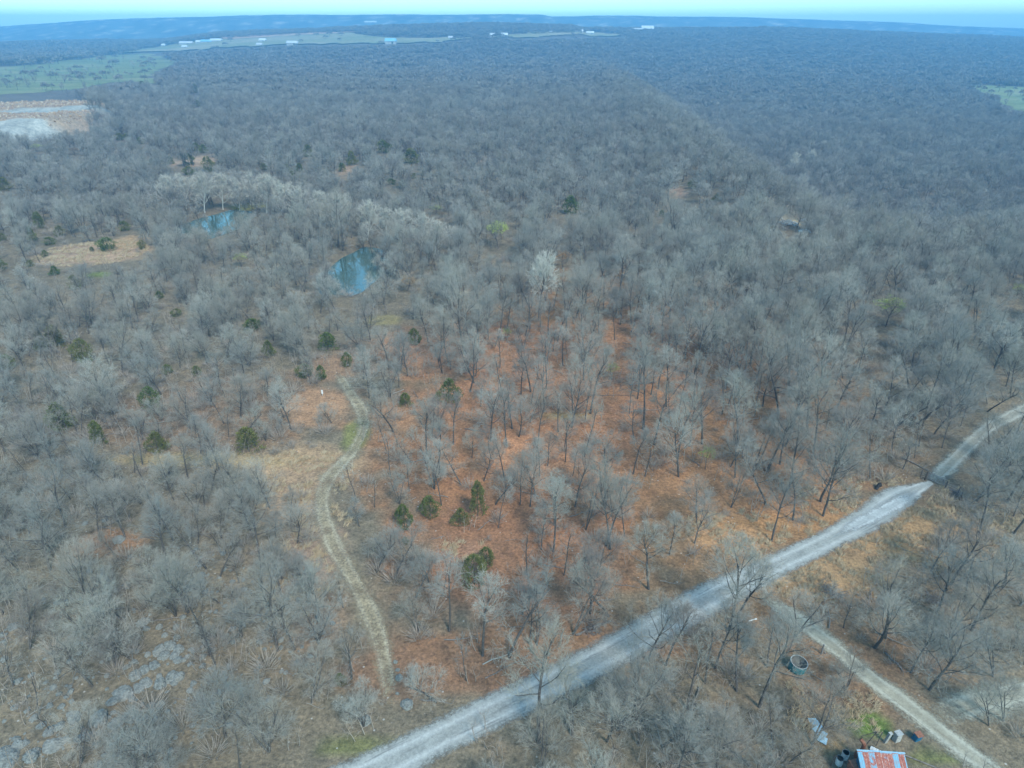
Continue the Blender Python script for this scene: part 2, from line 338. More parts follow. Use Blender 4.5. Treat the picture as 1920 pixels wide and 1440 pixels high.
# rocky dust of the spoil heap
hq = np.sqrt(((X - HEAP[0]) / HEAP[2]) ** 2 + ((Y - HEAP[1]) / HEAP[3]) ** 2); hs = (Y - HEAP[1]) / HEAP[3] + 0.09 * vnoise(X, Y, 45, 51) + 0.03 * vnoise(X, Y, 9, 54) - 0.18 * sm(-395, -340, X)
hk = (1 - sm(1.02, 1.12, hq))
hc = np.empty_like(zc); hc[:] = (0.36, 0.37, 0.34); hc *= (1 + 0.25 * vnoise(X * 3, Y * 0.6, 22, 55))[:, None]
rub = (np.clip(sm(-0.57, -0.5, hs) - sm(-0.02, 0.06, hs) + sm(0.24, 0.3, hs) * (1 - sm(0.9, 0.98, hq)), 0, 1))[:, None]
rn = (0.5 + 0.5 * vnoise(X, Y, 7, 53))[:, None]
hc = hc * (1 - rub) + (np.array((0.42, 0.29, 0.18)) * rn + np.array((0.30, 0.25, 0.20)) * (1 - rn)) * rub
st = (sm(-0.88, -0.85, hs) * (1 - sm(-0.78, -0.75, hs)) * (1 - sm(-390, -350, X)))[:, None]
hc = hc * (1 - st) + np.array((0.78, 0.85, 0.84)) * st
hk = hk[:, None]; zc = zc * (1 - hk) + hc * hk
yard = world_blob((-10, 205, 50, 26)); q = np.sqrt(((X - yard[0]) / yard[2]) ** 2 + ((Y - yard[1]) / yard[3]) ** 2); k = (1 - sm(0.7, 1.1, q))[:, None] * (1 - hk); zc = zc * (1 - k) + np.array((0.42, 0.38, 0.32)) * k
for (cx, cy_, rx, ry) in PONDS:
    q = np.sqrt(((X - cx) / rx) ** 2 + ((Y - cy_) / ry) ** 2)
    k = (sm(0.7, 0.9, q) * (1 - sm(1.05, 1.2, q)) * 0.5)[:, None]; zc = zc * (1 - k) + np.array((0.13, 0.105, 0.075)) * k
ca = gme.color_attributes.new('zone', 'FLOAT_COLOR', 'POINT')
ca.data.foreach_set('color', np.concatenate([zc, np.ones((len(zc), 1))], 1).astype(np.float32).ravel())
g = ob('ground', gme); tag(g, kind='structure')
PXg, PYg, _ = proj(GV[:, 0], GV[:, 1], GV[:, 2])
# open fields draped on the ground as their own sheets
def field_mat(name, a, b_, c3, scale):
    m, n, b = mat(name, 0.95, 0.05); geo = N(n, 'ShaderNodeNewGeometry').outputs['Position']
    mp = N(n, 'ShaderNodeMapping'); mp.inputs['Scale'].default_value = (0.4, 1, 1); n.links.new(geo, mp.inputs[0])
    c = ramp(n, noise(n, mp.outputs[0], scale, 5, 0.65), [(0.32, a), (0.5, b_), (0.68, c3)])
    c = mixc(n, 1.0, c, ramp(n, noise(n, geo, scale * 12, 3, 0.7), [(0.3, (0.8, 0.8, 0.8)), (0.7, (1.2, 1.2, 1.2))]), 'MULTIPLY')
    n.links.new(c, b.inputs['Base Color']); return m
FM = {'pasture': field_mat('pasture', (0.16, 0.165, 0.10), (0.19, 0.22, 0.10), (0.29, 0.27, 0.16), 0.02), 'hay_field': field_mat('hay_field', (0.20, 0.23, 0.12), (0.27, 0.265, 0.16), (0.38, 0.33, 0.23), 0.008),
      'bare_field': field_mat('bare_field', (0.42, 0.27, 0.17), (0.48, 0.33, 0.22), (0.5, 0.4, 0.28), 0.006), 'meadow': field_mat('meadow', (0.16, 0.19, 0.09), (0.20, 0.24, 0.11), (0.28, 0.28, 0.16), 0.02)}
for nm, poly in POLYS.items():
    wx = np.array([gp(a, max(b, 30))[:2] for a, b in poly])
    fc = GV[FQ].mean(1)
    # finer local sheet clipped to the outline in plan
    x0, x1 = wx[:, 0].min(), wx[:, 0].max(); y0, y1 = wx[:, 1].min(), wx[:, 1].max()
    n1, n2 = 150, 150
    gx, gy = np.meshgrid(np.linspace(x0, x1, n1), np.linspace(y0, y1, n2))
    gx = gx + 0.0; inside = inpoly(gx + 14 * vnoise(gx, gy, 60, 61) + 5 * vnoise(gx, gy, 17, 63), gy + 24 * vnoise(gx, gy, 90, 62), [tuple(p) for p in wx])
    gz = terr(gx, gy) + (0.25 if y0 < 1200 else 2.5) + (1.0 if nm == 'bare_field' else 0)
    id2 = np.arange(n1 * n2).reshape(n2, n1); q = np.stack([id2[:-1, :-1], id2[:-1, 1:], id2[1:, 1:], id2[1:, :-1]], -1).reshape(-1, 4)
    q = q[inside.ravel()[q].sum(1) >= 3]
    used, inv = np.unique(q, return_inverse=True)
    if len(q): tag(ob(nm, mesh_np(nm, np.stack([gx, gy, gz], -1).reshape(-1, 3)[used], inv.reshape(-1, 4), mats=[FM[nm]], smooth=True)), kind='structure')
# ------------------------------------------------------------------ lanes
def resample(P, n):
    P = np.array(P, float); d = np.concatenate([[0], np.cumsum(np.linalg.norm(np.diff(P, axis=0), axis=1))]); t = np.linspace(0, d[-1], n)
    return np.stack([np.interp(t, d, P[:, i]) for i in range(P.shape[1])], 1), d[-1]
def smooth_line(P, it=3):
    P = np.array(P, float)
    for _ in range(it):
        Q = [P[0]]
        for a, b in zip(P[:-1], P[1:]): Q += [a * .75 + b * .25, a * .25 + b * .75]
        P = np.array(Q + [P[-1]])
    return P
LANES = []
def lane(name, L, R, material, lift, margin=0.25, nu=14):
    L = smooth_line(L); R = smooth_line(R); n = 10 + int(max(np.linalg.norm(np.diff(L, axis=0), axis=1).sum(), 10) / 0.8)
    L, ln = resample(L, n); R, _ = resample(R, n)
    d = R - L; L2 = L - d * margin; R2 = R + d * margin
    u = np.linspace(0, 1, nu); P = L2[:, None] * (1 - u)[None, :, None] + R2[:, None] * u[None, :, None]
    x, y = P[..., 0], P[..., 1]; z = terr(x, y) + lift
    V = np.stack([x, y, z], -1).reshape(-1, 3); id2 = np.arange(n * nu).reshape(n, nu)
    q = np.stack([id2[:-1, :-1], id2[:-1, 1:], id2[1:, 1:], id2[1:, :-1]], -1).reshape(-1, 4)
    me = mesh_np(name, V, q, mats=[material], smooth=True)
    uvl = me.uv_layers.new(name='UVMap'); U = np.stack([np.repeat(u[None], n, 0), np.repeat((np.linspace(0, ln, n))[:, None], nu, 1)], -1).reshape(-1, 2)
    li = np.empty(len(me.loops), np.int32); me.loops.foreach_get('vertex_index', li); uvl.data.foreach_set('uv', U[li].astype(np.float32).ravel())
    fa = me.attributes.new('fade', 'FLOAT', 'POINT'); dist = np.linspace(0, ln, n); fv = np.clip(np.minimum(dist, ln - dist) / 7.0, 0, 1); fa.data.foreach_set('value', np.repeat(fv, nu).astype(np.float32))
    o = ob(name, me); tag(o, kind='structure')
    if me.polygons[0].normal.z < 0: me.flip_normals()
    LANES.append(((L + R) / 2, np.linalg.norm(d, axis=1) / 2)); return o
G2 = lambda pts: [tuple(gp(*p)[:2]) for p in pts]
def off(P, wdt):
    P = smooth_line(P, 2); t = np.gradient(P, axis=0); t /= np.linalg.norm(t, axis=1)[:, None]; nrm = np.stack([-t[:, 1], t[:, 0]], 1)
    ww = np.interp(np.linspace(0, 1, len(P)), np.linspace(0, 1, len(wdt)), wdt)[:, None] / 2
    return P + nrm * ww, P - nrm * ww
up_ = G2([(440, 1530), (640, 1435), (807, 1357), (900, 1312), (1015, 1258), (1182, 1172), (1280, 1111), (1426, 1050), (1530, 1003), (1600, 962), (1640, 930), (1668, 914), (1702, 908), (1738, 897)])
lo_ = G2([(560, 1580), (745, 1468), (845, 1408), (935, 1366), (1045, 1312), (1205, 1230), (1310, 1168), (1455, 1087), (1552, 1038), (1632, 1000), (1672, 978), (1700, 955), (1722, 936), (1756, 913)])
lane('gravel_road', up_, lo_, M['gravel'], 0.09, 0.12, 20)
a, b = off(G2([(1738, 912), (1780, 873), (1817, 836), (1850, 803), (1890, 783), (1925, 766), (1990, 742), (2100, 712)]), [2.8, 2.8, 3.0, 3.2, 3.2])
M['lane'] = lane_mat('farm_lane', (0.33, 0.31, 0.25), (0.46, 0.45, 0.39), (0.25, 0.21, 0.15), 0.25, broken=0.4)
lane('farm_lane', a, b, M['lane'], 0.06)
a, b = off(G2([(738, 1372), (736, 1330), (730, 1290), (722, 1240), (707, 1180), (690, 1140), (665, 1090), (640, 1050), (620, 1010), (606, 970), (602, 930), (612, 900), (635, 875), (660, 850), (674, 825), (683, 800), (680, 770), (662, 745), (643, 715), (625, 690)]), [2.0, 2.6, 2.2, 3.2, 2.5, 3.4, 2.8, 3.8, 3.0, 2.4, 3.6, 2.6, 2.2])
lane('dirt_track', a, b, M['track'], 0.06)
a, b = off(G2([(1415, 1098), (1455, 1135), (1510, 1172), (1560, 1210), (1620, 1262), (1700, 1322), (1745, 1358), (1800, 1402), (1860, 1445), (1960, 1520)]), [4.5, 3.2, 2.8, 2.8, 3.0, 3.0, 3.0])
lane('driveway', a, b, M['drive'], 0.06)
a, b = off(G2([(1738, 1352), (1775, 1338), (1810, 1325), (1860, 1312), (1920, 1300), (2020, 1280)]), [6.0, 4.6, 3.6, 3.6, 3.6])
lane('side_drive', a, b, M['drive'], 0.085)
a, b = off(G2([(1556, 1012), (1600, 988), (1650, 962), (1700, 934), (1726, 918)]), [1.6, 3.0, 3.4, 3.4, 1.8])
M['slab'] = lane_mat('worn_slab', (0.40, 0.42, 0.41), (0.52, 0.54, 0.53), (0.24, 0.25, 0.25), 0.30)
lane('concrete_slab', a, b, M['slab'], 0.13, 0.05)
# ------------------------------------------------------------------ ponds
def water_mat():
    m, n, b = mat('pond_water', 0.02, 0.5); b.inputs['IOR'].default_value = 2.2
    geo = N(n, 'ShaderNodeNewGeometry').outputs['Position']
    n.links.new(ramp(n, noise(n, geo, 0.12, 3), [(0.35, (0.045, 0.09, 0.075)), (0.65, (0.07, 0.12, 0.10))]), b.inputs['Base Color'])
    bu = N(n, 'ShaderNodeBump'); bu.inputs['Strength'].default_value = 0.008; bu.inputs['Distance'].default_value = 0.05
    n.links.new(noise(n, geo, 2.0, 2), bu.inputs['Height']); n.links.new(bu.outputs[0], b.inputs['Normal']); return m
M['water'] = water_mat()
for (cx, cy_, rx, ry) in PONDS:
    t = np.linspace(0, 6.2832, 72, endpoint=False); r = 1.1 + 0.02 * np.sin(3 * t + 1)
    x = cx + rx * r * np.cos(t); yv = cy_ + ry * r * np.sin(t); zl = float(terr(cx, cy_)) + 1.0
    V = np.concatenate([[[cx, cy_, zl]], np.stack([x, yv, np.full(72, zl)], 1)])
    Ft = [(0, 1 + i, 1 + (i + 1) % 72) for i in range(72)]
    tag(ob('pond_water', mesh_np('pond_water', V, None, Ft, mats=[M['water']])), kind='structure')
# ------------------------------------------------------------------ tree generator
def gen_tree(seed, H=10.0, bole=0.35, R=3.2, nl=9, counts=(7, 7, 8), maxl=4, lean=0.0, multi=1, ribw=0.02, tr=0.16, up=0.10, twl=1.0):
    rg = random.Random(seed); segs = []
    def rv(s): return Vector((rg.gauss(0, s), rg.gauss(0, s), rg.gauss(0, s)))
    def perp(d, ang):
        a = d.orthogonal().normalized(); a.rotate(Matrix.Rotation(rg.random() * 6.283, 3, d)); return (d * math.cos(ang) + a * math.sin(ang)).normalized()
    def br(p, d, L, r, lv):
        ns = (7, 5, 3, 2, 1)[lv]; st = L / ns; pts = [(p.copy(), d.copy(), r)]
        for i in range(ns):
            d = (d + rv((0.07, 0.16, 0.2, 0.22, 0.1)[lv]) + Vector((0, 0, up * (1 if lv else 0)))).normalized()
            q = p + d * st; r1 = max(r * (0.86 if lv else 0.9), ribw * 0.3) if i < ns - 1 else max(r * 0.5, ribw * 0.25)
            segs.append((p.copy(), q.copy(), r, r1, lv)); p, r = q, r1; pts.append((p.copy(), d.copy(), r))
        if lv + 1 >= maxl + 1 or lv == 0: return pts
        if lv < maxl:
            c = counts[lv - 1]
            for j in range(c):
                t = 0.22 + 0.78 * (j + rg.random()) / c; i = min(int(t * ns), ns); pp, dd, rr = pts[i]
                if i < ns: pp = pp.lerp(pts[i + 1][0], t * ns - i)
                ll = L * (0.62, 0.58, 0.66 * twl)[lv - 1] * (1.15 - 0.45 * t) * rg.uniform(0.75, 1.25)
                br(pp, perp(dd, rg.uniform(0.45, 0.95)), ll, max(rr * (0.5 if lv < 2 else 0.42), ribw * 0.5), lv + 1)
        return pts
    for mnum in range(multi):
        az = rg.random() * 6.283; ln = lean + (0.22 if multi > 1 else 0.03)
        d = Vector((math.cos(az) * ln, math.sin(az) * ln, 1)).normalized(); hm = H * rg.uniform(0.82, 1) if multi > 1 else H
        pts = br(Vector((0, 0, -0.3)), d, hm * 0.8, tr * (0.75 if multi > 1 else 1), 0)
        n = max(3, nl // multi + (1 if multi > 1 else 0))
        for j in range(n):
            t = bole + (0.97 - bole) * (j + rg.random() * 0.8) / n; i = min(int(t * 7), 6); pp = pts[i][0].lerp(pts[i + 1][0], t * 7 - i)
            hh = (t - bole) / (1 - bole); ang = 1.15 - 0.85 * hh + rg.uniform(-0.12, 0.12)
            L = R * (1.15 - 0.35 * abs(hh - 0.35)) * rg.uniform(0.85, 1.15)
            a = 2.4 * j + rg.uniform(-0.5, 0.5)
            br(pp, Vector((math.cos(a) * math.sin(ang), math.sin(a) * math.sin(ang), math.cos(ang))), L, pts[i][2] * 0.5, 1)
    return segs
def segs_mesh(segs, ribbon_below, rw, rg):
    V = []; Q = []
    for p, q, r0, r1, lv in segs:
        d = q - p
        if d.length < 1e-4: continue
        a = d.orthogonal().normalized(); a.rotate(Matrix.Rotation(rg.random() * 6.283, 3, d.normalized()))
        if r0 < ribbon_below or lv >= 3:
            w0 = max(r0, rw * 0.5); w1 = max(r1, rw * 0.3); b = len(V)
            V += [p - a * w0, p + a * w0, q + a * w1, q - a * w1]; Q.append((b, b + 1, b + 2, b + 3))
        else:
            n = 6 if lv == 0 else 4; c = d.normalized().cross(a); b = len(V)
            for k in range(n):
                an = 6.2832 * k / n; o = a * math.cos(an) + c * math.sin(an); V.append(p + o * r0); V.append(q + o * r1)
            for k in range(n):
                k2 = (k + 1) % n; Q.append((b + 2 * k, b + 2 * k2, b + 2 * k2 + 1, b + 2 * k + 1))
    return [tuple(v) for v in V], Q
def tree_meshes(nm, seed, bark, twig, **k):
    rw = k.get('ribw', 0.02); sg = gen_tree(seed, **k); rg = random.Random(seed + 5)
    a = segs_mesh([s for s in sg if s[4] <= 1], 0.001, rw, rg); b = segs_mesh([s for s in sg if s[4] > 1], 0.022, rw, rg)
    return (mesh_np(nm + '_trunk', a[0], a[1], mats=[bark]), mesh_np(nm + '_crown', b[0], b[1], mats=[twig]), a, b)
def joined(nm, a, b, mats, extra=None):
    n = len(a[0]); Q = list(a[1]) + [tuple(i + n for i in q) for q in b[1]]; V = list(a[0]) + list(b[0]); mi = [0] * len(a[1]) + [1] * len(b[1])
    return mesh_np(nm, V, Q, mats=mats, mi=mi)
PARAM = [dict(H=10, bole=0.30, R=3.4, nl=10), dict(H=10, bole=0.38, R=3.0, nl=10), dict(H=10, bole=0.26, R=3.0, nl=11, multi=2), dict(H=10, bole=0.45, R=2.6, nl=9),
         dict(H=10, bole=0.33, R=3.7, nl=10, lean=0.12), dict(H=10, bole=0.5, R=2.3, nl=9), dict(H=10, bole=0.22, R=2.7, nl=12, multi=3), dict(H=10, bole=0.36, R=3.2, nl=9, lean=0.08),
         dict(H=10, bole=0.55, R=2.4, nl=8), dict(H=10, bole=0.28, R=3.6, nl=11), dict(H=10, bole=0.40, R=2.8, nl=7, counts=(5, 5, 5)), dict(H=10, bole=0.5, R=1.7, nl=7, counts=(5, 5, 6), tr=0.10), dict(H=10, bole=0.42, R=2.5, nl=8, lean=0.3), dict(H=10, bole=0.3, R=1.6, nl=6, counts=(3, 3, 2), tr=0.13, ribw=0.03)]
NEARV = []; lib = bpy.data.collections.new('woodland_variants'); libm = bpy.data.collections.new('woodland_variants_mid'); libf = bpy.data.collections.new('woodland_variants_far'); libs = bpy.data.collections.new('scrub_variants'); libg = bpy.data.collections.new('straw_variants')
for i, p in enumerate(PARAM):
    t, c, a, b = tree_meshes('tree%d' % i, 100 + i, M['bark'], M['twig'], **dict(dict(ribw=0.013), **p))
    NEARV.append((t, c)); lib.objects.link(bpy.data.objects.new('a%02d' % i, joined('near%d' % i, a, b, [M['bark'], M['twig']])))
for i, p in enumerate(PARAM[:8]):
    pp = dict(p); pp['counts'] = (7, 9, 4); pp['maxl'] = 3
    _, _, a, b = tree_meshes('treem%d' % i, 300 + i, M['bark'], M['twig'], ribw=0.045, twl=1.3, **pp)
    libm.objects.link(bpy.data.objects.new('b%02d' % i, joined('mid%d' % i, a, b, [M['bark'], M['midtwig']])))
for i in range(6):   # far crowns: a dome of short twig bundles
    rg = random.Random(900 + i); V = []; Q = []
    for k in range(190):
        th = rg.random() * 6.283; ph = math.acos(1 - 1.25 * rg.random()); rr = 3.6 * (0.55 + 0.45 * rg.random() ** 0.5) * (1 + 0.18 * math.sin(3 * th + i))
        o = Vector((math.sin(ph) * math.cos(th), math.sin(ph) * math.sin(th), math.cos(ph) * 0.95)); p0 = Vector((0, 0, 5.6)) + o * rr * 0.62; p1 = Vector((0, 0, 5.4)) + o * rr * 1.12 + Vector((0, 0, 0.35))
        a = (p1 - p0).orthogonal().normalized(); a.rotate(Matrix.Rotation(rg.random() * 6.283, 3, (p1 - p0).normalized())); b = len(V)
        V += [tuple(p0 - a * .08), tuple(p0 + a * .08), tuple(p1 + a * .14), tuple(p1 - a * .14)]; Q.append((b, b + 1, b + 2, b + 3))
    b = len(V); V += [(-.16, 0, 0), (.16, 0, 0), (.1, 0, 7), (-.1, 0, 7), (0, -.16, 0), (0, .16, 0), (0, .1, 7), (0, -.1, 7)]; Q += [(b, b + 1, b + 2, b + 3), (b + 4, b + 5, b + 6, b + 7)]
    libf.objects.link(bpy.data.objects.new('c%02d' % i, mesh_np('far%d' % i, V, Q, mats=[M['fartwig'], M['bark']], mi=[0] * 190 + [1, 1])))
for i in range(6):   # brushy understorey
    rg = random.Random(1200 + i); V = []; Q = []
    for k in range(130):
        th = rg.random() * 6.283; rr = 1.3 * rg.random() ** 0.6; base = Vector((rr * math.cos(th) * 0.5, rr * math.sin(th) * 0.5, rg.random() * 0.7))
        d = Vector((math.cos(th) * rr + rg.gauss(0, .3), math.sin(th) * rr + rg.gauss(0, .3), 0.7 + rg.random())).normalized(); q = base + d * rg.uniform(0.5, 1.4); a = d.orthogonal().normalized(); a.rotate(Matrix.Rotation(rg.random() * 6.283, 3, d)); b = len(V)
        V += [tuple(base - a * .014), tuple(base + a * .014), tuple(q + a * .008), tuple(q - a * .008)]; Q.append((b, b + 1, b + 2, b + 3))
    libs.objects.link(bpy.data.objects.new('d%02d' % i, mesh_np('scrub%d' % i, V, Q, mats=[M['scrub']])))
for i in range(3):   # thin pole saplings
    sg = [s_ for q in range(2 + i) for s_ in [(a + Vector((0.7 * q, 0.4 * ((q * 7) % 3) - .4, 0)), b + Vector((0.7 * q, 0.4 * ((q * 7) % 3) - .4, 0)), r0, r1, lv) for a, b, r0, r1, lv in gen_tree(1300 + i * 7 + q, H=3.2, bole=0.35, R=0.7, nl=5, counts=(4, 3), maxl=2, tr=0.035, ribw=0.016, lean=0.08)]]
    a = segs_mesh(sg, 0.02, 0.016, random.Random(i)); libs.objects.link(bpy.data.objects.new('dp%d' % i, mesh_np('pole%d' % i, a[0], a[1], mats=[M['scrub']])))
for i in range(4):
    rg = random.Random(1400 + i); V = []; Q = []
    for k in range(40):
        th = rg.random() * 6.283; rr = rg.random() * 0.45; p = Vector((rr * math.cos(th), rr * math.sin(th), 0)); d = Vector((rg.gauss(.5, .5), rg.gauss(0, .5), 0.7)).normalized(); q = p + d * rg.uniform(.3, .7); a = d.orthogonal().normalized(); b = len(V)
        V += [tuple(p - a * .02), tuple(p + a * .02), tuple(q + a * .008), tuple(q - a * .008)]; Q.append((b, b + 1, b + 2, b + 3))
    libg.objects.link(bpy.data.objects.new('e%02d' % i, mesh_np('straw%d' % i, V, Q, mats=[M['straw']])))
def gn_scatter(name, P, rot, scl, idx_, coll, label, cat):
    me = bpy.data.meshes.new(name); me.vertices.add(len(P)); me.vertices.foreach_set('co', np.asarray(P, np.float32).ravel())
    for nm, ty, arr in (('rot', 'FLOAT_VECTOR', rot), ('scl', 'FLOAT_VECTOR', scl)):
        at = me.attributes.new(nm, ty, 'POINT'); at.data.foreach_set('vector', np.asarray(arr, np.float32).ravel())
    at = me.attributes.new('vidx', 'INT', 'POINT'); at.data.foreach_set('value', np.asarray(idx_, np.int32))
    o = ob(name, me); md = o.modifiers.new('scatter', 'NODES'); ng = bpy.data.node_groups.new(name, 'GeometryNodeTree'); md.node_group = ng
    ng.interface.new_socket('Geometry', in_out='INPUT', socket_type='NodeSocketGeometry'); ng.interface.new_socket('Geometry', in_out='OUTPUT', socket_type='NodeSocketGeometry')
    gi = ng.nodes.new('NodeGroupInput'); go = ng.nodes.new('NodeGroupOutput'); ip = ng.nodes.new('GeometryNodeInstanceOnPoints'); ci = ng.nodes.new('GeometryNodeCollectionInfo')
    ci.inputs['Collection'].default_value = coll; ci.inputs['Separate Children'].default_value = True; ci.inputs['Reset Children'].default_value = True
    def na(nm, ty):
        q = ng.nodes.new('GeometryNodeInputNamedAttribute'); q.data_type = ty; q.inputs['Name'].default_value = nm; return q.outputs[0]
    L = ng.links.new; L(gi.outputs[0], ip.inputs['Points']); L(ci.outputs[0], ip.inputs['Instance']); ip.inputs['Pick Instance'].default_value = True
    L(na('vidx', 'INT'), ip.inputs['Instance Index']); L(na('rot', 'FLOAT_VECTOR'), ip.inputs['Rotation']); L(na('scl', 'FLOAT_VECTOR'), ip.inputs['Scale']); L(ip.outputs[0], go.inputs[0])
    return tag(o, label, cat, kind='stuff')
# ------------------------------------------------------------------ where things stand
TREES = [(622,470,75),(634,464,105),(645,462,70),(700,480,60),(585,480,60),(716,492,50),(352,404,40),(440,402,45),  # px, py of the foot, pixel height of hand-placed bare trees
 (872,665,135),(895,678,90),(803,642,75),(1093,650,85),(1250,763,110),(1072,802,110),(1020,773,85),(993,793,70),(920,827,105),(950,837,100),(825,807,75),(810,820,60),(693,747,80),(732,745,75),(850,833,95),(1047,810,75),(1010,827,85),(937,690,70),(1242,643,95),(1103,662,80),
 (1302,707,130),(1317,700,100),(1407,683,120),(1360,730,85),(1448,713,90),(1513,820,130),(1472,837,120),(1663,813,105),(1383,837,120),(1317,833,115),(1292,837,105),(1723,837,110),(1850,727,120),(1598,547,80),(1810,697,90),(1563,780,100),
 (815,917,95),(842,1184,120),(905,1230,130),(953,1234,150),(992,1207,100),(1007,1211,80),(1142,1155,130),(1107,1150,130),(1144,1030,145),(1138,1023,120),(1217,1105,120),(1073,1190,110),(1040,984,95),(934,990,95),(1057,1078,105),(975,946,80),(994,950,90),(1005,928,80),(705,1073,95),(1078,950,100),(1098,994,95),(1011,1392,165),(1198,1398,130),(1157,1369,120),(1248,1248,120),(1215,1240,110),(819,1315,100),(682,1361,80),(659,1273,100),(1138,1390,110),(1273,894,110),(875,1277,75),(644,1140,60),(669,942,90),(865,909,80),(750,946,60),(907,902,75),(740,1084,80),
 (1367,1182,165),(1382,1157,120),(1492,1194,85),(1438,946,115),(1486,975,105),(1538,940,130),(1480,915,110),(1378,896,100),(1407,892,95),(1640,1213,150),(1661,1198,120),(1707,1261,100),(1742,1294,110),(1822,1182,130),(1863,1269,95),(1582,1177,60),(1424,1325,170),(1849,909,95),(1755,1152,120),(1340,1252,120),(1382,1298,110),(1322,1282,100),(1855,1361,70),(1882,1352,75),(1715,859,75),(1370,952,70),(1632,900,85),(1900,1000,110),(1880,1100,120),(1780,1200,100),(1290,1330,110),(1240,1400,110),
 (94,1071,105),(190,1015,90),(235,1007,80),(312,1075,120),(194,1180,130),(271,907,60),(310,913,60),(396,919,85),(506,952,75),(415,1009,70),(558,1019,75),(521,1221,135),(454,1194,80),(596,1207,90),(423,1382,110),(583,1319,85),(179,1223,110),(133,936,60),(62,961,60),(100,1044,60),(56,1161,70),(229,1163,90),(554,1219,90),(371,1019,60),(485,940,60),
 (230,700,80),(263,708,50),(173,737,50),(468,687,70),(423,680,70),(338,690,50),(452,783,70),(395,760,60),(268,825,55),(303,788,45),(582,720,40),(540,660,65),(228,807,50),(532,783,50),(622,793,45),(498,827,40),(1160,560,100),(1190,600,80),(1060,590,80)]
CEDARS = [  # foot px, py, pixel height, pixel width, tone
 (203,470,24,27),(94,459,14,17),(85,482,13,10),(104,515,16,18),(173,471,8,8),(268,468,18,11),(235,433,18,16),(113,443,20,16),(62,452,26,18),(76,428,30,18),(5,452,14,14),(143,543,26,18),(5,507,20,16),(80,655,34,26),(107,650,38,30),(160,680,44,26),(17,692,26,22),(473,617,18,32),(505,667,28,22),(615,655,30,32),(573,707,24,22),(603,712,26,18),(177,753,20,20),(117,803,46,44),(187,833,42,24),(287,770,44,24),(315,700,16,18),(370,703,16,18),(297,846,36,34),(467,846,42,42),(332,593,14,14),
 (778,645,28,24),(1070,402,34,26),(842,755,44,34),(760,762,24,22),(652,687,26,16),(759,990,42,30),(807,968,36,32),(863,984,30,26),(896,967,62,30),(890,1096,52,42),(761,1020,13,11),(640,1284,20,18),(1342,378,14,14),(1240,408,14,12),(912,1062,34,26),
 (367,174,17,10),(390,187,11,9),(370,200,12,12),(275,252,18,14),(225,263,13,14),(240,263,14,12),(265,270,13,12),(286,312,15,13),(321,308,15,12),(354,309,21,22),(355,328,16,18),(370,284,16,14),(382,287,16,14),(411,294,20,15),(392,322,28,20),(470,287,20,14),(496,319,13,11),(538,327,19,18),(562,322,16,14),(552,337,12,12),(578,294,22,15),(616,302,18,18),(660,310,26,20),(688,291,15,17),(719,287,24,22),(748,277,18,18),(772,307,28,30),(780,264,10,14),(642,322,16,14),(734,347,13,12),(776,335,10,10),(905,336,12,10),(10,357,24,26),(267,162,10,12),(1297,354,17,12),(58,500,12,12),(300,560,14,14)]
BUDDING = [(935,466,54,48,'bud'),(818,402,18,28,'bud'),(1660,612,58,64,'bud'),(1147,712,32,30,'bud'),(453,500,26,30,'bud'),(950,640,26,20,'bud'),(1055,505,36,34,'rustleaf'),(1905,560,30,30,'bud'),(765,545,28,40,'rustleaf'),(1322,880,44,34,'bud'),(70,285,16,26,'bud'),(140,290,14,20,'rustleaf')]
SYCA = [(318,395,60),(350,392,62),(384,398,66),(418,392,60),(450,400,62),(470,385,55),(500,400,66),(530,405,62),(560,415,58),(600,425,60),(636,428,64),(690,450,66),(722,462,64),(752,455,60),(790,470,62),(815,478,58),(842,470,44),(1010,600,115),(1480,335,44),(1516,318,36),(1493,378,46),(1342,212,18),(1160,270,14),(770,140,12),(1345,240,14)]
def hgt(px, py, ph):
    p = gp(px, py); lo, hi = 0.3, 60.0
    for _ in range(30):
        m = (lo + hi) / 2; _, yy, _ = proj(p.x, p.y, p.z + m)
        if py - float(yy) < ph: lo = m
        else: hi = m
    _, _, dep = proj(p.x, p.y, p.z); return p, lo, float(dep)
CLEAR = [ # pixel ellipses that stay open: (px, py, rx, ry, crown_test)
 (170,476,85,20,1),(235,455,30,14,1),(592,768,52,30,1),(575,872,70,22,1),(380,862,170,7,0),(545,900,32,30,0),(1365,1000,60,28,1),(1610,1060,110,32,1),(1720,985,110,40,0),(1520,1110,70,24,0),(1620,1370,90,50,1),(1750,1420,90,30,1),(1272,362,18,8,1),(370,302,42,8,1),
 (660,505,46,28,1),(398,418,60,18,0),(395,416,50,11,1),(470,390,34,8,1),(1484,416,32,11,1),(1820,588,24,7,1),(1495,1245,34,32,1),(1640,1440,110,50,1),(65,232,106,20,1),(60,200,112,22,1),(-20,205,60,30,1),(185,515,26,6,1),(870,1035,34,14,0),(650,820,30,30,0),(1670,930,60,20,1),(1745,905,50,22,1),(605,738,10,12,1),(300,1285,52,40,1),(50,1400,62,30,1),(165,1345,60,26,1),(310,1220,36,22,1),(205,1310,36,18,0),(370,1085,20,14,1)]
LPX = []
for ctr, hw in LANES:
    c = ctr[::3]; a_, b_, d_ = proj(c[:, 0], c[:, 1], terr(c[:, 0], c[:, 1])); LPX.append((a_, b_, hw[::3] / d_ * F))
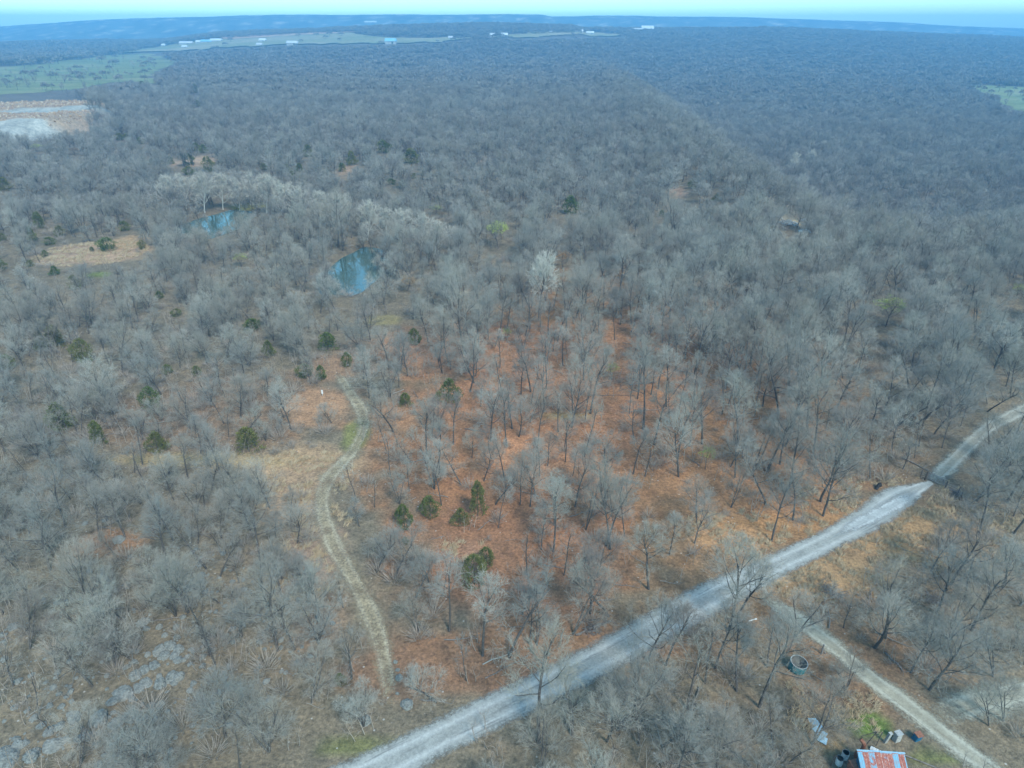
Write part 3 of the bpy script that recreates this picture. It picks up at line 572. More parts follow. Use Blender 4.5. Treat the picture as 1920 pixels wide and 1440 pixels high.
def lane_view(x, y, z, cx, cy_, tx, ty):
    ok = np.ones(x.shape, bool); lucky = rl_.rand(len(x)) < 0.22; _, fy, dd = proj(x, y, z)
    for k, (a_, b_, w_) in enumerate(LPX):
        for qx, qy in ((cx, cy_), (tx, ty)):
            sel = np.nonzero((qx > a_.min() - 30) & (qx < a_.max() + 30) & (qy > b_.min() - 30) & (qy < b_.max() + 30))[0]
            if len(sel):
                m = (np.hypot(qx[sel, None] - a_[None], (qy[sel, None] - b_[None])) - w_[None]).min(1) < (18 if k != 0 else 8)
                ok[sel] &= ~m | lucky[sel]
    return ok
rl_ = np.random.RandomState(3)
def crowd_ok(x, y, z, h):
    px, py, d = proj(x, y, z); cx, cyp, _ = proj(x, y, z + h * 0.62); tx, ty, _ = proj(x, y, z + h * 0.95)
    ok = np.ones(x.shape, bool)
    for (a, b, rx, ry, ct) in CLEAR:
        ok &= ((px - a) / rx) ** 2 + ((py - b) / ry) ** 2 > 1
        if ct:
            for qx, qy in ((cx, cyp), (tx, ty)): ok &= ((qx - a) / rx) ** 2 + ((qy - b) / ry) ** 2 > 1
    for nm, poly in POLYS.items():
        if nm == 'bare_field': continue
        i0 = inpoly(px, py, poly) | inpoly(cx, cyp + 1, poly) | inpoly(tx, ty, poly)
        ok &= ~i0 | ((rl_.rand(len(x)) < 0.035) if nm != 'hay_field' else (rl_.rand(len(x)) < 0.01))
    for ctr, hw in LANES:
        st = max(1, len(ctr) // 160); c = ctr[::st]; wv = hw[::st]
        near = (x > c[:, 0].min() - 12) & (x < c[:, 0].max() + 12) & (y > c[:, 1].min() - 12) & (y < c[:, 1].max() + 12)
        ii = np.where(near)[0]
        if len(ii):
            dd = np.hypot(x[ii, None] - c[None, :, 0], y[ii, None] - c[None, :, 1]) - wv[None]
            ok[ii] &= dd.min(1) > 1.6
    return ok & lane_view(x, y, z, cx, cyp, tx, ty)
SHOW = [(a, b, hh, max(wd, 12)) for i, (a, b, hh, wd) in enumerate(CEDARS) if not (a < 200 and 500 < b < 860 and i % 3) and not (b < 345 and i % 2)] + [(a, b, hh, wd) for a, b, hh, wd, _ in BUDDING]
def shows_ok(x, y, z, h):
    px, py, d = proj(x, y, z); ok = np.ones(x.shape, bool)
    for (a, b, hh, wd) in SHOW:
        for f in (0.45, 0.75, 0.97):
            qx, qy, dq = proj(x, y, z + h * f); pr = 2.6 / dq * F * 0.6
            ok &= ~((py > b - hh * 0.3) & (np.abs(qx - a) < wd * 0.5 + pr) & (qy > b - hh - pr) & (qy < b + 2))
    return ok
rs = np.random.RandomState(7)
def jitter(y0, y1, cell, wmul=0.98, jit=0.85):
    n2 = int((y1 - y0) / cell); out = []
    for j in range(n2):
        yc = y0 + (j + 0.5) * cell; hw_ = yc * wmul * 0.9 + 14; n1 = int(2 * hw_ / cell)
        xs = -hw_ + (np.arange(n1) + 0.5 + 0.5 * (j % 2)) * cell + (rs.rand(n1) - 0.5) * cell * jit
        out.append(np.stack([xs, yc + (rs.rand(n1) - 0.5) * cell * jit], 1))
    return np.concatenate(out)
placed = []   # individuals: kind, x, y, z, h, ...
hand = []
for (px, py, ph) in TREES:
    p, h, dep = hgt(px, py, ph * 1.04); hand.append((p.x, p.y, p.z, h))
hand = np.array(hand)
others = []
for (px, py, ph) in SYCA: p, h, d = hgt(px, py, ph); others.append((p.x, p.y, p.z, h))
OX = np.array([(a, b) for a, b, c, d in others])
# near wood
def hfun(x, y, px, py):
    h = 7.6 + 1.2 * vnoise(x, y, 45, 71)
    h = h + 3.8 * np.exp(-(((px - 1150) / 420.) ** 2 + ((py - 780) / 260.) ** 2)) + 2.2 * sm(1000, 1500, px) * sm(1300, 900, py) * 1.0
    h = h + 1.8 * sm(560, 420, py)
    return h
pts = np.concatenate([jitter(34, 175, 4.2), jitter(175, 262, 4.8)])
x, y = pts[:, 0], pts[:, 1]; z = terr(x, y); px, py, dep = proj(x, y, z)
h = hfun(x, y, px, py) * (0.55 + 0.8 * rs.rand(len(x)))
dens = 0.95 + 0.25 * vnoise(x, y, 30, 72)
dens = np.where((px > 700) & (px < 1330) & (py > 600) & (py < 1000), 0.47 + 0.3 * vnoise(x, y, 25, 73), dens)
dens = np.where((px > 640) & (px < 1400) & (py > 1000) & (py < 1280), 0.54 + 0.3 * vnoise(x, y, 20, 74), dens)
dens = np.where((px > 1200) & (px < 1750) & (py > 700) & (py < 960), 0.5, dens)
dens = np.where((px > 480) & (px < 760) & (py > 620) & (py < 960), 0.42, dens)
dens = np.where((px < 480) & (py > 640) & (py < 860), 0.66, dens)
dens = np.where((px > 1450) & (py > 980) & (py < 1200), 0.45, dens)
keep = (rs.rand(len(x)) < dens) & crowd_ok(x, y, z, h) & shows_ok(x, y, z, h)
for arr, rad in ((hand, 3.4), (OX, 3.5)):
    d = np.hypot(x[:, None] - arr[None, :, 0], y[:, None] - arr[None, :, 1]).min(1); keep &= d > rad
near = np.stack([x, y, z, h], 1)[keep]
allT = np.concatenate([hand, near]); px, py, dep = proj(allT[:, 0], allT[:, 1], allT[:, 2]); tx, ty, _ = proj(allT[:, 0], allT[:, 1], allT[:, 2] + allT[:, 3])
vis = (px > -30) & (px < 1950) & (ty < 1400) & (py > 0) & (py < 1640)
size = np.where(vis, allT[:, 3] / dep, 0); size[:len(hand)] += 1
order = np.argsort(-size); ind = order[:300]; rest = order[300:]
NEARPTS = allT
ind = ind[size[ind] > 0]
# labels
LAND = [('round open water tank', 1495, 1245), ('shed with rusty roof', 1655, 1425), ('metal gate across the lane', 1750, 905), ('fork of the driveway', 1745, 1350), ('bend of the dirt track', 605, 940), ('foot of the dirt track', 725, 1310),
        ('largest pile of boulders', 300, 1275), ('boulders in the bottom left corner', 40, 1400), ('two dark round cedars', 385, 842), ('cedars among orange leaves', 850, 965), ('leaning green cedar', 890, 1075), ('bare sandy patch', 592, 768), ('round dark pond', 660, 505),
        ('straw clearing above the road', 1365, 1000), ('dark brush pile', 1560, 1112), ('mouth of the driveway', 1435, 1118), ('bright orange clearing', 990, 860), ('widest part of the gravel road', 1670, 945), ('tall white-crowned tree', 1010, 600), ('lone cedar beyond the woods', 1070, 400), ('sandy clearing on the far left', 170, 476), ('white junk in the far woods', 1480, 412), ('spoil heap', 65, 220)]
ORD = 'nearest,second nearest,third nearest,fourth nearest,fifth nearest,sixth nearest,seventh nearest,eighth nearest,ninth nearest,tenth nearest,eleventh nearest,twelfth nearest,thirteenth nearest,fourteenth nearest,fifteenth nearest,sixteenth nearest,seventeenth nearest,eighteenth nearest,nineteenth nearest,twentieth nearest'.split(',')
ORD += ['%dst nearest' % k if k % 10 == 1 else '%dnd nearest' % k if k % 10 == 2 else '%drd nearest' % k if k % 10 == 3 else '%dth nearest' % k for k in range(21, 90)]
def auto_labels(items, noun):
    """items: (px, py, adjective); returns a label for each that singles it out by rank from a findable landmark"""
    buckets = {}
    for i, (a, b, adj) in enumerate(items):
        j = min(range(len(LAND)), key=lambda k: math.hypot(a - LAND[k][1], (b - LAND[k][2]) * 1.2)); dx, dy = a - LAND[j][1], b - LAND[j][2]
        side = ('to its right' if dx > 0 else 'to its left') if abs(dx) > abs(dy) else ('below it' if dy > 0 else 'above it')
        buckets.setdefault((j, side), []).append((math.hypot(dx, dy), i))
    out = [None] * len(items)
    for (j, side), L in buckets.items():
        for r, (_, i) in enumerate(sorted(L)): out[i] = '%s %s, %s the %s, %s' % (items[i][2], noun, ORD[min(r, len(ORD) - 1)], LAND[j][0], side)
    return out
items = []
for i in ind:
    hh = allT[i, 3]; items.append((float(px[i]), float(py[i]), 'tall' if hh > 12 else 'mid-height' if hh > 8 else 'short'))
labs = auto_labels(items, 'bare tree'); rg = random.Random(11)
def copy_parts(root_name, parts, loc, rz, sc, tilt=(0, 0)):
    r = bpy.data.objects.new(root_name, None); COL.objects.link(r); r.location = loc; r.rotation_euler = (tilt[0], tilt[1], rz); r.scale = sc; r.empty_display_size = 0.3
    for nm, me in parts:
        o = bpy.data.objects.new(nm, me); COL.objects.link(o); o.parent = r
    return r
for k, i in enumerate(ind):
    x, y, z, h = allT[i]; tall = h > 11
    vi = rg.choice([0, 1, 3, 4, 5, 7, 8, 3, 5, 8, 9, 12, 11]) if tall else rg.choice([0, 1, 2, 4, 6, 7, 9, 2, 6, 10, 11, 12, 13])
    cen = 640 < px[i] < 1350 and 580 < py[i] < 1060
    if cen and i >= len(hand): vi = rg.choice([3, 5, 8, 11, 11, 12, 8, 5, 7])
    if i == 0: vi = 0
    s = h / 9.6; wx = s * rg.uniform(0.9, 1.12) * (0.84 if cen else 1.0 if not tall else 0.92)
    r = copy_parts('bare_tree', [('trunk', NEARV[vi][0]), ('crown', NEARV[vi][1])], (x, y, z), rg.random() * 6.28, (wx, wx, s), (rg.gauss(0, .04), rg.gauss(0, .04)))
    tag(r, labs[k], 'tree', 'leafless trees of the near wood')
# rest of the wood as one mass
def stuffset(A, nv, wmin=0.9, wmax=1.15, flat=1.0):
    n = len(A); s = A[:, 3] / 9.6; ww = s * rs.uniform(wmin, wmax, n) * flat
    return A[:, :3], np.stack([rs.normal(0, .04, n), rs.normal(0, .04, n), rs.rand(n) * 6.283], 1), np.stack([ww, ww, s], 1), rs.randint(0, nv, n)
def wood(y0, y1, cell, hm):
    p = jitter(y0, y1, cell); x, y = p[:, 0], p[:, 1]; z = terr(x, y); px, py, dep = proj(x, y, z)
    h = hm * (0.7 + 0.55 * rs.rand(len(x))) * (1 + 0.12 * vnoise(x, y, 120, 81)); m = (px > -160) & (px < 2080) & crowd_ok(x, y, z, h) & shows_ok(x, y, z, h)
    sy = np.hypot(x[:, None] - OX[None, :, 0], y[:, None] - OX[None, :, 1]).min(1) > 4; m &= sy
    m &= rs.rand(len(x)) < 0.93 + 0.12 * vnoise(x, y, 80, 82)
    return np.stack([x, y, z, h], 1)[m]
gn_scatter('near_woodland', *stuffset(allT[rest], len(PARAM)), lib, 'leafless grey wood filling the gaps between the nearer single trees', 'woodland')
A = wood(262, 1250, 6.1, 9.6); A = A[(A[:, 1] < 750) | (rs.rand(len(A)) < (1250 - A[:, 1]) / 500.)]
gn_scatter('middle_woodland', *stuffset(A, 8, 1.0, 1.35), libm, 'dense leafless grey-brown wood round and behind the two ponds', 'woodland')
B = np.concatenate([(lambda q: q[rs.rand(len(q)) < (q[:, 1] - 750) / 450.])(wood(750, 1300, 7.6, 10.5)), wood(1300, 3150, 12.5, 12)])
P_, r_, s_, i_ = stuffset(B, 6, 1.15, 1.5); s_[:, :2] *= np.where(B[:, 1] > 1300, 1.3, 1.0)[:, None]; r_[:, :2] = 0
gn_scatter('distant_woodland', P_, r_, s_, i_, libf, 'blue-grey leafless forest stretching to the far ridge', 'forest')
# trees dotted over the pasture
pasture = [(50,138,10),(62,150,14),(90,143,12),(67,152,10),(98,137,9),(135,140,12),(165,134,9),(175,128,8),(211,118,9),(232,112,8),(250,130,15),(222,122,8),(275,124,10),(282,118,9),(164,140,12),(12,136,8),(30,148,9),(110,146,7),(150,142,8),(5,166,10),(55,166,12),(290,128,9),(243,118,7),(120,132,8),(185,132,7)]
pts_l = auto_labels([(a, b, 'small') for a, b, c in pasture], 'bare tree')
for k, (a, b, c) in enumerate(pasture):
    p, hh, d = hgt(a, b, c); s = hh / 9.6
    r = copy_parts('pasture_tree', [('trunk', NEARV[k % 10][0]), ('crown', NEARV[k % 10][1])], p, k * 1.7, (s * 1.1, s * 1.1, s))
    tag(r, 'lone bare tree dotting the green pasture, %s one from the left edge' % ['first', 'second', 'third', 'fourth', 'fifth', 'sixth', 'seventh', 'eighth', 'ninth', 'tenth', 'eleventh', 'twelfth', 'thirteenth', 'fourteenth', 'fifteenth', 'sixteenth', 'seventeenth', 'eighteenth', 'nineteenth', 'twentieth', '21st', '22nd', '23rd', '24th', '25th'][sorted(range(len(pasture)), key=lambda q: pasture[q][0]).index(k)], 'tree', 'bare trees dotted over the pasture')
# understorey and dry grass
p = np.concatenate([jitter(38, 150, 2.6, jit=1), jitter(150, 300, 4.4, jit=1)]); x, y = p[:, 0], p[:, 1]; z = terr(x, y); px, py, _ = proj(x, y, z)
m = crowd_ok(x, y, z, np.full(len(x), 1.0)) & (rs.rand(len(x)) < np.where((px > 640) & (px < 1350) & (py > 600) & (py < 1250), 0.36, 0.66) + 0.45 * vnoise(x, y, 16, 91)) & (px > -200) & (px < 2120)
A = np.stack([x, y, z], 1)[m]; n = len(A); s = rs.uniform(0.5, 1.5, n) ** 1.2
gn_scatter('undergrowth', A, np.stack([np.zeros(n), np.zeros(n), rs.rand(n) * 6.283], 1), np.stack([s * 1.1, s * 1.1, s], 1), rs.choice([0, 1, 2, 3, 4, 5, 6, 7, 8, 6, 7, 8], n), libs, 'low brown brush and saplings scattered under the trees', 'undergrowth')
GR = [(1370, 1000, 110, 45), (1700, 1000, 190, 75), (1540, 1080, 160, 50), (575, 1060, 75, 110), (560, 900, 100, 60), (1560, 1330, 100, 60), (170, 476, 100, 24), (870, 1035, 60, 22), (1700, 960, 200, 70)]
gp_ = []
for b in GR:
    cx, cy_, rx, ry = world_blob(b); n = int(rx * ry * 3.14 * 1.3); a = rs.rand(n) * 6.283; r = np.sqrt(rs.rand(n)); gp_.append(np.stack([cx + rx * r * np.cos(a), cy_ + ry * r * np.sin(a)], 1))
gp_ = np.concatenate(gp_); x, y = gp_[:, 0], gp_[:, 1]; z = terr(x, y); m = vnoise(x, y, 8, 95) > -0.15
for ctr, hw in LANES:
    dd = np.hypot(x[:, None] - ctr[None, ::3, 0], y[:, None] - ctr[None, ::3, 1]) - hw[None, ::3]; m &= dd.min(1) > 0.3
A = np.stack([x, y, z], 1)[m]; n = len(A); s = rs.uniform(0.6, 1.5, n)
gn_scatter('dry_grass', A, np.stack([np.zeros(n), np.zeros(n), rs.normal(0.6, 0.9, n)], 1), np.stack([s, s, s], 1), rs.randint(0, 4, n), libg, 'flattened straw-coloured dry grass in the openings and verges', 'dry grass')
# pale sycamores
SYV = [tree_meshes('syc%d' % i, 500 + i, M['palebark'], M['pale'], ribw=0.032, H=10, bole=0.25, R=2.9, nl=12, up=0.24, counts=(7, 7, 7), multi=1 + i % 2)[:2] for i in range(3)]
WT = tree_meshes('white_crown', 560, M['bark'], M['pale'], ribw=0.032, H=10, bole=0.58, R=3.3, nl=12, counts=(7, 6, 6), up=0.16)[:2]
SYL = ['pale-twigged tree in the row behind the ponds, %s from the left' % o for o in 'first,second,third,fourth,fifth,sixth,seventh,eighth,ninth,tenth,eleventh,twelfth,thirteenth,fourteenth,fifteenth,sixteenth,seventeenth'.split(',')] + \
 ['tall tree with a bright white crown standing in the middle of the wood', 'broad whitish tree above the white junk in the right-hand woods', 'slim whitish tree right of the broad whitish one', 'narrow white tree just above the white junk', 'faint pale tree in the far right woods, furthest up of two', 'tiny whitish tree in the valley beyond the bluff edge', 'tiny pale tree in front of the light-blue roofed barn', 'faint pale tree in the far right woods, lower of two']
for k, (a, b, c) in enumerate(SYCA):
    p, hh, d = hgt(a, b, c); s = hh / 9.8; t, cr = SYV[k % 3]; wv = s * (1.25 if k < 17 else 0.95 if k != 17 else 0.72)
    if k == 17: t, cr = WT
    r = copy_parts('sycamore_tree', [('trunk', t), ('crown', cr)], p, k * 2.1, (wv, wv, s)); tag(r, SYL[k], 'tree', 'pale-twigged trees round the ponds' if k < 17 else 'pale trees standing out of the wood')
# leafy tufts helper
def tufts(seed, n, shape, w_=0.12, l=0.3, outward=0.7):
    rg = random.Random(seed); V = []; Q = []
    for k in range(n):
        p, nrm = shape(rg); d = (nrm * outward + Vector((rg.gauss(0, .5), rg.gauss(0, .5), rg.gauss(0.2, .5)))).normalized(); a = d.orthogonal().normalized(); a.rotate(Matrix.Rotation(rg.random() * 6.283, 3, d)); b = len(V); q = p + d * l * rg.uniform(.6, 1.4)
        m_ = p.lerp(q, .5); V += [tuple(p), tuple(m_ + a * w_), tuple(q), tuple(m_ - a * w_)]; Q.append((b, b + 1, b + 2, b + 3))
    return V, Q
def cedar_shape(seed):
    r0 = random.Random(seed); lobes = [(r0.random() * 6.283, r0.uniform(0.08, 0.93), r0.uniform(0.55, 1.35)) for _ in range(34)]
    def f(rg):
        if rg.random() < 0.25:
            a = rg.random() * 6.283; t = rg.random(); s = 1.0
        else:
            a, t, s = rg.choice(lobes); a += rg.gauss(0, .3); t += rg.gauss(0, .06)
        t = min(max(t, 0.04), 1.0); rad = 0.52 * (math.sin(math.pi * min(1, t * 0.84 + 0.14)) ** (0.55 + 0.12 * (seed % 4))) * (1.1 - t * (0.1 + 0.12 * (seed % 5))) * s * (1 + 0.22 * math.sin(2 * a + seed) + 0.15 * math.sin(9 * t + seed)) * (0.5 + 0.5 * rg.random() ** 0.4)
        return Vector((rad * math.cos(a), rad * math.sin(a), t)), Vector((math.cos(a), math.sin(a), 0.5))
    return f
CEDV = []
for i in range(5):
    V, Q = tufts(700 + i, 1250, cedar_shape(700 + i), 0.022, 0.10, 0.9); bm = bmesh.new(); cyl(bm, (0, 0, -0.03), (0, 0, 0.85), 0.03, 0.008, 6); me = bpy.data.meshes.new('cedar_trunk'); bm.to_mesh(me); bm.free(); me.materials.append(M['bark'])
    CEDV.append((me, mesh_np('cedar_foliage', V, Q, mats=[M['cedar']])))
ADJ = []
for (a, b, hh, wd) in CEDARS: ADJ.append((a, b, ('tall ' if hh > 40 else 'tiny ' if hh < 14 else '') + ('round' if wd > hh * 0.95 else 'narrow' if wd < hh * 0.65 else 'dark')))
cl = auto_labels(ADJ, 'green cedar')
for k, (a, b, hh, wd) in enumerate(CEDARS):
    p, h_, d = hgt(a, b, hh); ww = wd / F * d; t, f_ = CEDV[k % 5]
    r = copy_parts('cedar_tree', [('trunk', t), ('foliage', f_)], p, k * 1.3, (ww, ww, h_)); tag(r, cl[k], 'evergreen tree', 'evergreen cedars scattered through the bare wood')
BUDM = {}
def dome(rg):
    th = rg.random() * 6.283; ph = math.acos(1 - 1.1 * rg.random()); o = Vector((math.sin(ph) * math.cos(th), math.sin(ph) * math.sin(th), math.cos(ph)))
    lump = 0.8 + 0.25 * math.sin(3 * th + 4 * ph); return Vector((0, 0, 6.3)) + Vector((o.x * 3.5, o.y * 3.5, o.z * 3.3)) * lump * (0.6 + 0.4 * rg.random() ** .5), o
for kk in ('bud', 'rustleaf'):
    V, Q = tufts(801, 900, dome, 0.09, 0.3); BUDM[kk] = mesh_np('leaves_' + kk, V, Q, mats=[M[kk]])
BL = ['bushy yellow-green tree just coming into leaf beyond the pond, in mid picture', 'small dull yellow-green crown up behind the pond', 'broad yellow-topped tree at the right among grey crowns', 'low bright yellow-green budding tree in the orange-floored wood', 'yellow-green budding tree left of the round pond', 'thin pale green sapling in the middle of the wood', 'tan-leaved rounded tree right of the white-crowned tree', 'soft green tree at the right picture edge', 'yellow-brown bushy tree at the near right bank of the round pond', 'faint green sapling clump above the straw clearing', 'yellowish crown below the spoil heap, left one', 'yellowish crown below the spoil heap, right one']
for k, (a, b, hh, wd, kk) in enumerate(BUDDING):
    p, h_, d = hgt(a, b, hh); s = h_ / 9.8; ww = wd / F * d / 7.4
    r = copy_parts('budding_tree', [('trunk', NEARV[0][0]), ('crown', NEARV[9][1]), ('foliage', BUDM[kk])], p, k * 1.9, (ww, ww, s)); tag(r, BL[k], 'tree', 'trees coming into leaf')
# ------------------------------------------------------------------ boulders
ROCKV = []
for i in range(7):
    bm = bmesh.new(); bmesh.ops.create_icosphere(bm, subdivisions=4, radius=1)
    r0 = np.random.RandomState(50 + i); offs = r0.rand(6, 3) * 6
    dirs = r0.normal(size=(9, 3)); dirs /= np.linalg.norm(dirs, axis=1)[:, None]
    for v in bm.verts:
        c = np.array(v.co); k = 1.0 - 0.10 * (math.sin(9 * c[0] + offs[4, 0]) > 0.86) - 0.12 * (abs(math.sin(3.1 * c[1] + 2 * c[0] + offs[5, 0])) < 0.10)
        for dd in dirs: k = min(k, 0.78 / max(0.78, float(c @ dd)))     # chopped facets
        k *= 1 + 0.07 * math.sin(4 * c[0] + offs[0, 0]) * math.sin(5 * c[1] + offs[1, 0]) + 0.04 * math.sin(11 * c[2] + 7 * c[0] + offs[2, 0]) + 0.03 * math.sin(17 * c[1] + offs[3, 0])
        v.co = Vector(c * k)
    me = bpy.data.meshes.new('boulder'); bm.to_mesh(me); bm.free(); me.materials.append(M['rock']); me.polygons.foreach_set('use_smooth', [False] * len(me.polygons)); ROCKV.append(me)
RK = [(30,1400,42,30),(140,1385,36,28),(235,1340,42,28),(290,1312,18,12),(362,1302,26,18),(402,1296,26,22),(260,1255,22,14),(215,1275,26,16),(440,1205,36,58),(335,1210,28,20),(545,1110,46,24),(510,1135,34,16),(592,1125,16,20),(582,1210,30,30),(628,1225,16,16),(520,1240,30,18),(655,1058,30,14),(625,1080,26,14),(718,1060,28,28),(775,1028,28,24),(805,1030,22,26),(718,1150,18,16),(680,1165,26,14),(720,900,26,20),(765,890,30,24),(800,905,24,20),(705,920,20,16),(740,935,26,16),(780,935,20,14),(800,955,20,10),(610,1020,28,22),(650,1000,26,14),(690,980,24,12),(912,938,15,10),(890,605,36,32),(845,625,22,18),(905,570,18,12),(730,622,20,14),(640,783,26,16),(660,775,14,10),(795,850,16,22),(535,415,26,12),(715,800,14,20),(740,840,14,12),(80,1345,30,16),(20,1365,32,16),(110,1330,18,10),(55,805,24,12),(925,870,16,14),(1045,600,12,8),(860,905,14,10),(800,640,16,10),(470,325,16,8),(600,1040,14,9),(260,1010,14,9),(310,1200,14,10),(180,1250,22,12),(150,1215,18,10),(720,1360,8,6),(820,760,14,10),(455,590,24,16),(380,340,14,8),(660,1210,10,8),(1190,905,10,7),(220,1160,14,10)]
ROCKS = [(a / 2.4, 840 + b / 2.4, c / 2.4, d / 2.4) for a, b, c, d in RK]
ROCKS += [(640 + a / 2.4, 840 + b / 2.4, c / 2.4, d / 2.4) for a, b, c, d in [(243, 962, 9, 9), (253, 998, 9, 9), (258, 1032, 16, 14), (294, 1152, 26, 20), (110, 1226, 24, 20), (252, 1105, 8, 7), (835, 85, 10, 5), (925, 925, 14, 9)]]
rg = random.Random(5)
rl = auto_labels([(a, b, 'tall' if d > c * 1.2 else 'long flat' if d < c * 0.55 else 'large blocky' if c > 13 else 'small') for a, b, c, d in ROCKS], 'grey boulder')
for k, (a, b, c, d) in enumerate(ROCKS):
    p = gp(a, b + d * 0.5); _, _, dep = proj(p.x, p.y, p.z); rx = c / F * float(dep) * 1.15; rz_ = max(0.3, d / F * float(dep) * 0.9)
    o = ob('boulder', ROCKV[k % 7], loc=(p.x, p.y + rx * 0.3, p.z + rz_ * 0.02), rot=(rg.uniform(-.3, .3), rg.uniform(-.3, .3), rg.uniform(-0.5, .5)), sc=(rx, rx * rg.uniform(.8, 1.2), rz_))
    tag(o, rl[k], 'boulder', 'weathered boulders on the rocky slope')
# loose small stones
n = 600; cx, cy_, rx, ry = world_blob((280, 1230, 330, 210)); a = rs.rand(n) * 6.283; r = np.sqrt(rs.rand(n)); x = cx + rx * r * np.cos(a); y = cy_ + ry * r * np.sin(a)
libr = bpy.data.collections.new('stone_variants')
for i in range(4):
    bm = bmesh.new(); bmesh.ops.create_icosphere(bm, subdivisions=2, radius=1); r0 = random.Random(i)
    for v in bm.verts: v.co *= r0.uniform(.75, 1.1)
    me = bpy.data.meshes.new('stone%d' % i); bm.to_mesh(me); bm.free(); me.materials.append(M['rock']); libr.objects.link(bpy.data.objects.new('f%d' % i, me))
s = 0.12 + 0.45 * rs.rand(n) ** 3
gn_scatter('loose_stones', np.stack([x, y, terr(x, y)], 1), rs.rand(n, 3) * 0.6 + np.stack([np.zeros(n), np.zeros(n), rs.rand(n) * 6], 1), np.stack([s, s, s * .6], 1), rs.randint(0, 4, n), libr, 'loose grey stones strewn between the boulders', 'stones')
M['rubble'] = twigmat('rubble', [(0, (0.40, 0.28, 0.17)), (0.5, (0.27, 0.20, 0.16)), (1, (0.52, 0.44, 0.33))])
libq = bpy.data.collections.new('rubble_variants')
for i in range(3):
    bm = bmesh.new(); bmesh.ops.create_icosphere(bm, subdivisions=1, radius=1); r0 = random.Random(i + 20)
    for v in bm.verts: v.co *= r0.uniform(.6, 1.15)
    me = bpy.data.meshes.new('rub%d' % i); bm.to_mesh(me); bm.free(); me.materials.append(M['rubble']); libq.objects.link(bpy.data.objects.new('g%d' % i, me))
n = 9000; x = HEAP[0] + HEAP[2] * rs.uniform(-1, 1, n); y = HEAP[1] + HEAP[3] * rs.uniform(-1, 1, n); s_ = (y - HEAP[1]) / HEAP[3] + 0.09 * vnoise(x, y, 45, 51) - 0.18 * sm(-395, -340, x); q = np.hypot((x - HEAP[0]) / HEAP[2], (y - HEAP[1]) / HEAP[3])
m_ = (q < 0.96) & (((s_ > -0.55) & (s_ < 0.02)) | (s_ > 0.26)) & (vnoise(x, y, 16, 57) > -0.25); x = x[m_]; y = y[m_]; n = len(x); s = 0.3 + 0.9 * rs.rand(n) ** 2
gn_scatter('rubble', np.stack([x, y, terr(x, y)], 1), rs.rand(n, 3) * 6, np.stack([s * 1.4, s, s * .8], 1), rs.randint(0, 3, n), libq, 'rusty brown broken rock covering the spoil heap', 'rubble')
libl = bpy.data.collections.new('branch_variants')
for i in range(4):
    rg = random.Random(i + 60); bm = bmesh.new(); p = Vector((-1.6, 0, .08))
    for k in range(4):
        q = p + Vector((.85, rg.gauss(0, .18), rg.uniform(-.03, .08))); cyl(bm, p, q, .07 - .012 * k, .058 - .012 * k, 5)
        e = q + Vector((rg.uniform(.2, .8), rg.choice([-1, 1]) * rg.uniform(.4, .9), rg.uniform(0, .35))); cyl(bm, q, e, .03, .008, 4); p = q
    me = bpy.data.meshes.new('branch%d' % i); bm.to_mesh(me); bm.free(); me.materials.append(M['log'] if i % 2 else M['midtwig']); libl.objects.link(bpy.data.objects.new('h%d' % i, me))
p = jitter(45, 260, 8.0, jit=1); x, y = p[:, 0], p[:, 1]; z = terr(x, y); m_ = crowd_ok(x, y, z, np.full(len(x), .5)); A = np.stack([x, y, z + .05], 1)[m_]; n = len(A); s = rs.uniform(.5, 1.4, n)
gn_scatter('fallen_branches', A, np.stack([np.zeros(n), np.zeros(n), rs.rand(n) * 6.28], 1), np.stack([s, s, s], 1), rs.randint(0, 4, n), libl, 'dead branches littering the leaf-covered forest floor', 'fallen branches')
